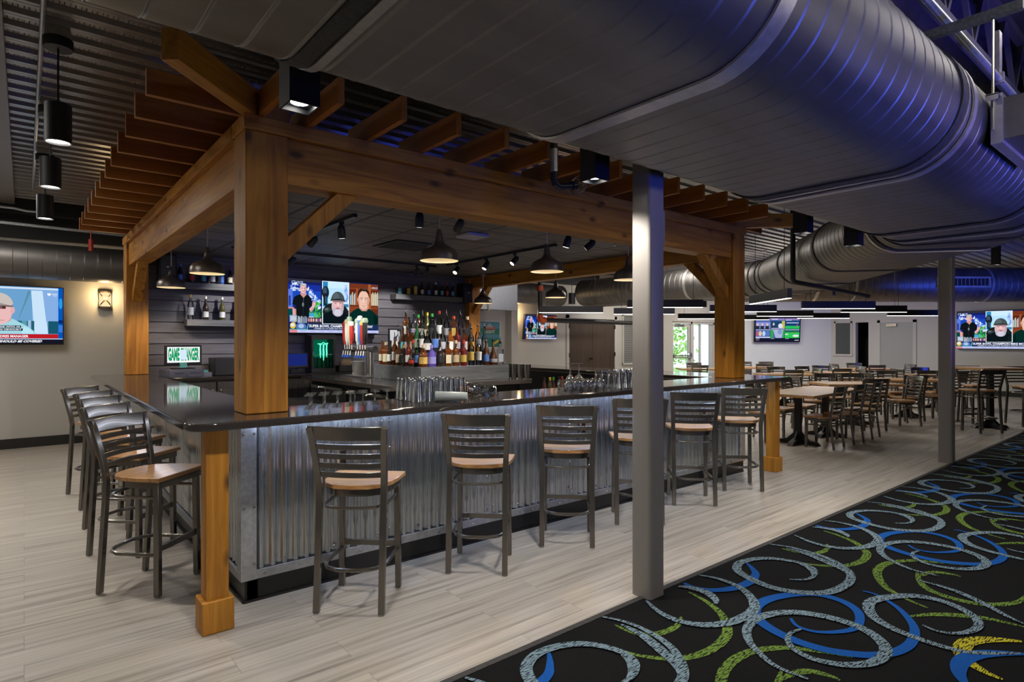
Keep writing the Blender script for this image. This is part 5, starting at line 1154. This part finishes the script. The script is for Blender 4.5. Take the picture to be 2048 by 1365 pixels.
pr(.03, .03, .97, .97, 1, 1); pr(.03, .72, .97, .97, 2, 2); pr(.03, .36, .97, .5, 2, 2)
pm.flat([(PX0 + .76 * x, YB - .027, PZ0 + .625 * z) for x, z in ((.42, .72), (.58, .93), (.78, .72))], 5)
ptx("BEER'S", .05, .80, .36, .94, 5, 4); ptx('Coors', .34, .66, .80, .82, 3, 5, .03); ptx('LIGHT', .40, .54, .78, .65, 0, 5, .02)
pr(.06, .08, .40, .30, 5, 3); ptx('TJ', .14, .06, .34, .22, 0, 4); pm.flat([(PX0 + .76 * x, YB - .028, PZ0 + .625 * z) for x, z in ((.66, .14), (.72, .11), (.90, .20), (.95, .30), (.88, .30), (.80, .22), (.70, .24))], 4)
o = pm.build('beer_sign', PC, None, smooth=0); tag(o, 'green beer poster with red and white lettering on the back wall', 'poster')
# ------------------------------------------------------------------ lamps
WARM, COOL = (1, .80, .56), (1, .945, .87)
# hanging black cylinder lights at the left
def cyl_light(label, x, y, zb, h, r, power, drop=None, spot=95):
    T = thing('cylinder_pendant', label, 'light', (x, y, 0), 0, 'black cylinder ceiling lights')
    MB().lathe([(r, zb), (r, zb + h), (0, zb + h)], n=28).lathe([(r, zb), (r * .9, zb), (r * .9, zb + .02)], n=28).build('housing', M['lampblack'], T)
    MB().lathe([(0, zb + .012), (r * .89, zb + .012)], n=28).build('lens', emi((1, .95, .86), 14), T)
    MB().lathe([(r * .90, zb - .001), (r * 1.0, zb - .001), (r * 1.0, zb + .004)], n=28).build('rim', M['white'], T)
    MB().cyl((0, 0, zb + h), (0, 0, 3.40), .006, 6).build('cord', M['black'], T)
    MB().lathe([(0, 3.33), (.075, 3.33), (.078, 3.335), (.078, 3.39), (0, 3.39)], n=24).build('canopy', M['lampblack'], T)
    MB().box(-.06, -.06, 3.39, .06, .06, 3.452).build('junction_box', M['duct_band'], T)
    lamp('cylinder_spot', 'SPOT', (x, y, zb - .01), power, COOL, (x, y, 0), .05, spot, .7)
for i, y in enumerate((4.63, 6.02, 7.6)): cyl_light('black cylinder light over the left floor, %s from the front' % ORD[i], .163, y, 2.75, .235, .07, 80)
cyl_light('small black cylinder light in front of the back-wall duct above the tilted television', 9.35, 9.3, 2.33, .25, .075, 60)
cyl_light('small black cylinder light near the glass entrance', 12.6, 8.1, 2.33, .2, .08, 60)
# square surface downlights along the front rafters
def box_light(label, x, y, zb, power, rot=0):
    T = thing('square_downlight', label, 'light', (x, y, 0), rot, 'square black downlights')
    MB().box(-.06, -.06, zb + .03, .06, .06, zb + .36).box(-.06, -.06, zb, -.052, .06, zb + .03).box(.052, -.06, zb, .06, .06, zb + .03).box(-.052, -.06, zb, .052, -.052, zb + .03).box(-.052, .052, zb, .052, .06, zb + .03).build('housing', M['lampblack'], T)
    MB().box(-.052, -.052, zb + .022, .052, .052, zb + .030).build('reflector', M['steel'], T)
    MB().lathe([(0, zb + .020), (.034, zb + .020)], n=20).build('lens', emi((1, .96, .88), 30), T)
    MB().cyl((0, 0, zb + .36), (0, 0, DK), .012, 8).build('stem', M['black'], T)
    lamp('square_spot', 'SPOT', (x, y, zb + .01), power, COOL, (x, y, 0), .04, 120, .6)
for i, (x, y) in enumerate(((.846, 2.36), (2.56, 2.36), (5.18, 2.36), (5.75, 2.172), (13.6, 2.75))):
    box_light(['square black downlight by the front left corner of the pergola', 'square black downlight just left of the near steel column', 'square black downlight past the right end of the pergola', 'square black downlight against the curved duct', 'square black downlight near the blue duct at far right'][i], x, y, (2.447, 2.447, 2.447, 2.374, 2.9)[i], (100, 115, 95, 75, 50)[i])
# dome pendants
SH_ = [(.024, .215), (.028, .20), (.03, .17), (.036, .15), (.055, .125), (.095, .105), (.13, .085), (.148, .055), (.152, .02), (.153, 0), (.150, 0)]
SI = [(.150, 0), (.149, .02), (.145, .053), (.127, .082), (.09, .10), (.02, .118), (0, .12)]
dome = thing('dome_pendant', 'dome', 'pendant light')
MB().lathe(SH_, n=36).lathe([(0, .25), (.012, .25), (.016, .235), (.024, .215)], n=16).build('shade', M['dome'], dome, smooth=60)
MB().lathe(SI, n=36).build('shade_lining', M['cream'], dome, smooth=60)
MB().lathe([(0, .02), (.02, .03), (.03, .055), (.02, .08), (.012, .10), (.012, .12)], n=14).build('bulb', emi((1, .82, .55), 9), dome)
MB().cyl((0, 0, .25), (0, 0, .46), .005, 6).build('cord', M['duct_band'], dome)
MB().lathe([(0, .45), (.02, .452), (.055, .468), (.065, .49), (.065, .494), (0, .494)], n=24).build('canopy', M['dome'], dome)
DP = Proto(dome)
for i, (x, y, l) in enumerate(((2.54, 4.0, 'nearest dome pendant hanging over the front bar top'), (3.70, 4.0, 'second dome pendant over the front bar top'), (4.85, 4.0, 'dome pendant over the front bar half hidden by the steel column'), (1.335, 6.15, 'larger-looking dome pendant over the left bar top beside the big post'), (1.35, 8.02, 'farther dome pendant over the left bar top by the wall speaker'), (5.96, 8.02, 'dome pendant in the far right corner of the bar'), (6.0, 6.30, 'dome pendant over the right bar top before the linear lights'))):
    DP.place((x, y, 2.155), RND.uniform(0, 6), l, 'bronze dome pendants over the bar')
    lamp('dome_light', 'SPOT', (x, y, 2.19), 40, WARM, (x, y, 0), .06, 140, .5)
# track lights
def track(label, a, b, heads):
    T = thing('track_light', label, 'track light')
    MB().bar((a[0], a[1], 2.634), (b[0], b[1], 2.634), .035, .03).build('rail', M['black'], T)
    for (x, y, ax, ay, az, on) in heads:
        d = Vector((ax, ay, az)).normalized(); p = Vector((x, y, 2.535))
        hd = MB()
        hd.cyl((x, y, 2.62), (x, y, 2.56), .008, 8).box(x - .018, y - .018, 2.598, x + .018, y + .018, 2.62)
        q = p - d * .045; e = p + d * .06
        hd.tube([tuple(q - d * .018), tuple(q), tuple(p - d * .01), tuple(e)], [.014, .030, .036, .036], 16)
        h_ = hd.build('spot_head', M['lampblack'], T)
        MB().cyl(tuple(e), tuple(e + d * .002), .030, 16).build('lens', emi((1, .95, .87), 5) if on else M['black'], h_)
        if on: lamp('track_spot', 'SPOT', tuple(e + d * .02), on, COOL, tuple(e + d * 2), .03, 55, .5)
track('left track light running front to back inside the bar ceiling', (2.27, 4.95), (2.27, 7.2), [(2.27, 5.25, .2, .3, -1, 120), (2.27, 5.95, -.3, .8, -.6, 60), (2.27, 6.75, .6, .1, -.6, 120)])
track('rear track light crossing above the bar television', (1.9, 7.57), (4.75, 7.57), [(2.62, 7.57, -.3, .8, -.5, 80), (4.42, 7.57, .1, .9, -.6, 90), (4.6, 7.57, .3, .9, -.6, 0)])
track('front track light just behind the front timber beam', (2.35, 4.32), (4.66, 4.32), [(2.55, 4.32, .2, .4, -1, 120), (2.95, 4.32, .1, .8, -.6, 110), (4.28, 4.32, -.1, .3, -1, 120), (4.62, 4.32, -.3, .8, -.6, 100)])
track('right track light running front to back above the bottles', (4.77, 5.0), (4.77, 7.3), [(4.77, 5.75, -.9, .2, -1, 150), (4.77, 6.35, -.6, .1, -1, 120), (4.77, 7.05, -.9, -.3, -1, 150)])
# ceiling items
T = thing('ceiling_vent', 'dark square air vent in the tiled bar ceiling', 'vent', (3.5, 6.2, 2.648))
MB().box(-.3, -.3, -.012, .3, -.27, .0).box(-.3, .27, -.012, .3, .3, 0).box(-.3, -.27, -.012, -.27, .27, 0).box(.27, -.27, -.012, .3, .27, 0).build('frame', M['black'], T)
v = MB()
for k in range(9): v.bar((-.27, -.24 + k * .06, -.006), (.27, -.24 + k * .06, -.006), .04, .004, up=(0, .5, 1))
v.build('louvres', M['gasket'], T)
o = MB().box(3.54, 5.0, 2.615, 3.80, 5.26, 2.649).build('access_point', M['white'], None, bevel=.01); tag(o, 'white square wireless box on the tiled bar ceiling', 'wireless box')
for i, (x, y) in enumerate(((5.15, 4.45), (1.75, 5.4))):
    T = thing('ceiling_sprinkler', ('small sprinkler head in the bar ceiling near the steel column', 'small sprinkler head in the bar ceiling left of the big post')[i], 'sprinkler', (x, y, 2.60))
    MB().cyl((0, 0, 0), (0, 0, .05), .008, 8).cyl((0, 0, -.003), (0, 0, 0), .02, 12).build('head', M['steel'], T); MB().cyl((0, 0, .044), (0, 0, .05), .035, 16).build('escutcheon', M['steel'], T)
# linear pendants over the dining room
LP = [(7.93, 7.91, 0), (9.49, 7.43, 0), (7.84, 5.73, 0), (12.5, 8.04, 0), (13.89, 7.76, 0), (10.07, 5.66, 0), (12.59, 6.12, 0), (10.34, 4.14, 0), (12.11, 4.23, 0), (14.47, 4.25, 0), (14.39, 6.09, 0), (7.72, 3.97, 1)]
WL = ['leftmost, before the brown double doors', 'just left of the steel column, farther back', 'behind the steel column', 'over the table at the glass entrance', 'far row behind the right post', 'right of the timber post, upper', 'in front of the corner television', 'nearest long one right of the pergola', 'long one over the table by the far column', 'rightmost, touching the far steel column in view', 'lowest-looking one right of the corner television', 'turned end-on next to the right timber post']
lin = thing('linear_pendant', 'linear', 'linear light')
MB().box(-.6, -.028, .004, .6, .028, .125).build('housing', M['lampblack'], lin, bevel=.002)
MB().box(-.595, -.024, 0, .595, .024, .005).build('diffuser', emi((1, .93, .80), 9), lin)
for x in (-.45, .45): MB().cyl((x, 0, .125), (x, 0, DK - 2.05), .0035, 5).lathe([(0, DK - 2.07), (.06, DK - 2.07), (.06, DK - 2.05), (0, DK - 2.05)], (x, 0, 0), 16, 1).build('suspension_wire', [M['black'], M['white']], lin)
lin2 = thing('linear_pendant', 'linear', 'linear light')
for ch in lin.children:
    if 'wire' not in ch.name: copy_tree(ch, lin2)
for x in (-.45, .45): MB().cyl((x, 0, .125), (x, 0, .325), .0035, 5).build('suspension_wire', M['black'], lin2)
LI, LI2 = Proto(lin), Proto(lin2)
for i, ((x, y, k), l) in enumerate(zip(LP, WL)): (LI2 if i in (5, 7, 10) else LI).place((x, y, 2.05), rad(-39.4 + 90 * k), 'black linear pendant, ' + l, 'black linear pendants over the dining area')
# sconces
for i, (x, z, l) in enumerate(((.955, 2.15, 'glowing wall sconce with crossed straps right of the left television'), (9.05, 2.11, 'glowing wall sconce by the orange pipe elbow on the back wall'))):
    T = thing('wall_sconce', l, 'wall light', (x, YB - .002, z), 0, 'crossed-strap wall sconces'); T.scale = (.82, .82, .78)
    MB().box(-.10, -.015, -.15, .10, 0, .15).build('backplate', M['bronze'], T)
    MB().prism([(-.095, -.015), (-.07, -.07), (0, -.095), (.07, -.07), (.095, -.015)], -.15, .14).build('glass_shade', emi((1, .72, .38), 1.15), T)
    for sgn in (-1, 1):
        st = MB(); pts = [(-.09, -.03), (-.06, -.085), (0, -.10), (.06, -.085), (.09, -.03)]
        st.tube([(px_, py_, sgn * (-.15 + .3 * k / 4)) for k, (px_, py_) in enumerate(pts)], .02, w=.006, ref=(0, 1, 0)); st.build('strap', M['bronze'], T)
    b_ = MB()
    for z0 in (-.165, .135): MB().prism([(-.105, -.01), (-.08, -.08), (0, -.105), (.08, -.08), (.105, -.01)], z0, z0 + .03).build('band', M['bronze'], T)
    lamp('sconce_light', 'POINT', (x, YB - .16, z + .05), 9, (1, .72, .36), size=.05)
# small red pipe fittings over the left duct
for i, x in enumerate((.72, 1.38)):
    o = MB().cyl((x, 10.15, 2.78), (x, 10.15, 2.94), .03, 10).cyl((x, 10.15, 2.94), (x, 10.15, DK + .03), .008, 6).build('hanging_pipe_fitting', M['redtag'], None); tag(o, ('small red pipe fitting above the left back-wall duct', 'red pipe fitting beside the back left timber post')[i], 'pipe fitting')
# added bodiless fill areas under the ceilings, then unseen blue spots, mostly arcade glow
for x, y, p in ((-.6, 1.6, 22), (2.2, -.6, 24), (5.2, .2, 20), (-1.5, 5.5, 24), (9.5, 6.8, 50), (13, 6.2, 60), (16.8, 6.8, 100), (12, 9.2, 60), (16.2, 9.0, 60), (6.9, 6.5, 50), (-.8, 9.0, 42)):
    lamp('room_fill_light', 'AREA', (x, y, 3.3 if y > 1.7 else 3.9), p, COOL, (x, y, 0), 1, sx=1.4, sy=1.2)
BL = (.05, .10, 1.0)
for x, y, z, p, c, aim, sp in ((1.6, -1.6, 1.3, 200, BL, (1.9, .9, 3.0), 55), (3.2, -1.6, 1.3, 290, BL, (3.4, .9, 2.95), 60), (5.2, -1.4, 1.3, 260, BL, (5.2, .9, 2.8), 60), (7.0, -1.0, 1.4, 150, (.07, .08, 1), (6.8, 1.4, 2.7), 60), (10.5, .2, 1.6, 130, BL, (9.8, 3.6, 2.7), 55), (14.5, .6, 1.9, 420, (.04, .10, 1), (16.6, 3.8, 2.85), 70), (8.6, -.6, 1.2, 130, (.25, .12, 1), (8.95, 2.2, 1.6), 18), (2.3, 6.6, 1.75, 9, (.08, .22, 1), (2.2, 7.4, 2.65), 130), (3.0, 7.7, 2.4, 16, (.15, .18, 1), (2.6, 8.76, 1.4), 120), (4.6, -1.2, 2.0, 280, (.18, .10, 1), (4.2, .2, 4.3), 110), (5.6, -.9, 1.9, 60, BL, (2.9, 2.16, 1.7), 26), (5.0, -1.8, 1.2, 40, (.06, .10, 1), (3.6, 3.6, .5), 40)):
    lamp('blue_wash_light', 'SPOT', (x, y, z), p, c, aim, .25, sp, 1.0)  # the two inside the bar are added to tint its ceiling and boards
for x in (-.2, 5.2): lamp('beam_fill_light', 'AREA', (x, -3.2, 1.9), 28, (1, .93, .82), (x * .6 + 1.6, 3.5, 2.3), 1, sx=1.4, sy=.5)  # added fill from behind the camera to brighten the timber beam, no fixture
# daylight
sun = lamp('sun', 'SUN', (15, -10, 20), 5.5, (1, .95, .85)); sun.rotation_euler = (rad(48), 0, rad(15)); sun.data.angle = rad(1)
w = bpy.data.worlds.new('daylight'); bpy.context.scene.world = w; w.use_nodes = True
w.node_tree.nodes['Background'].inputs['Color'].default_value = (.72, .88, 1.0, 1); w.node_tree.nodes['Background'].inputs['Strength'].default_value = 3.0
# ------------------------------------------------------------------ camera
cam = bpy.data.cameras.new('camera'); cam.sensor_width = 36; cam.lens = 36 * 1188 / 2048; cam.clip_start = .02
co = bpy.data.objects.new('camera', cam); C.objects.link(co); co.location = (0, 0, 1.52); co.rotation_euler = (rad(90), 0, -math.atan2(.6347, .7727))
S = bpy.context.scene; S.camera = co
S.view_settings.view_transform = 'Standard'; S.view_settings.look = 'None'; S.view_settings.exposure = 0.0; S.view_settings.gamma = 1; S.view_settings.use_curve_mapping = False
S.cycles.max_bounces = 10; S.cycles.transparent_max_bounces = 24; S.cycles.sample_clamp_indirect = 3; S.cycles.caustics_reflective = False; S.cycles.caustics_refractive = False; S.cycles.blur_glossy = .8
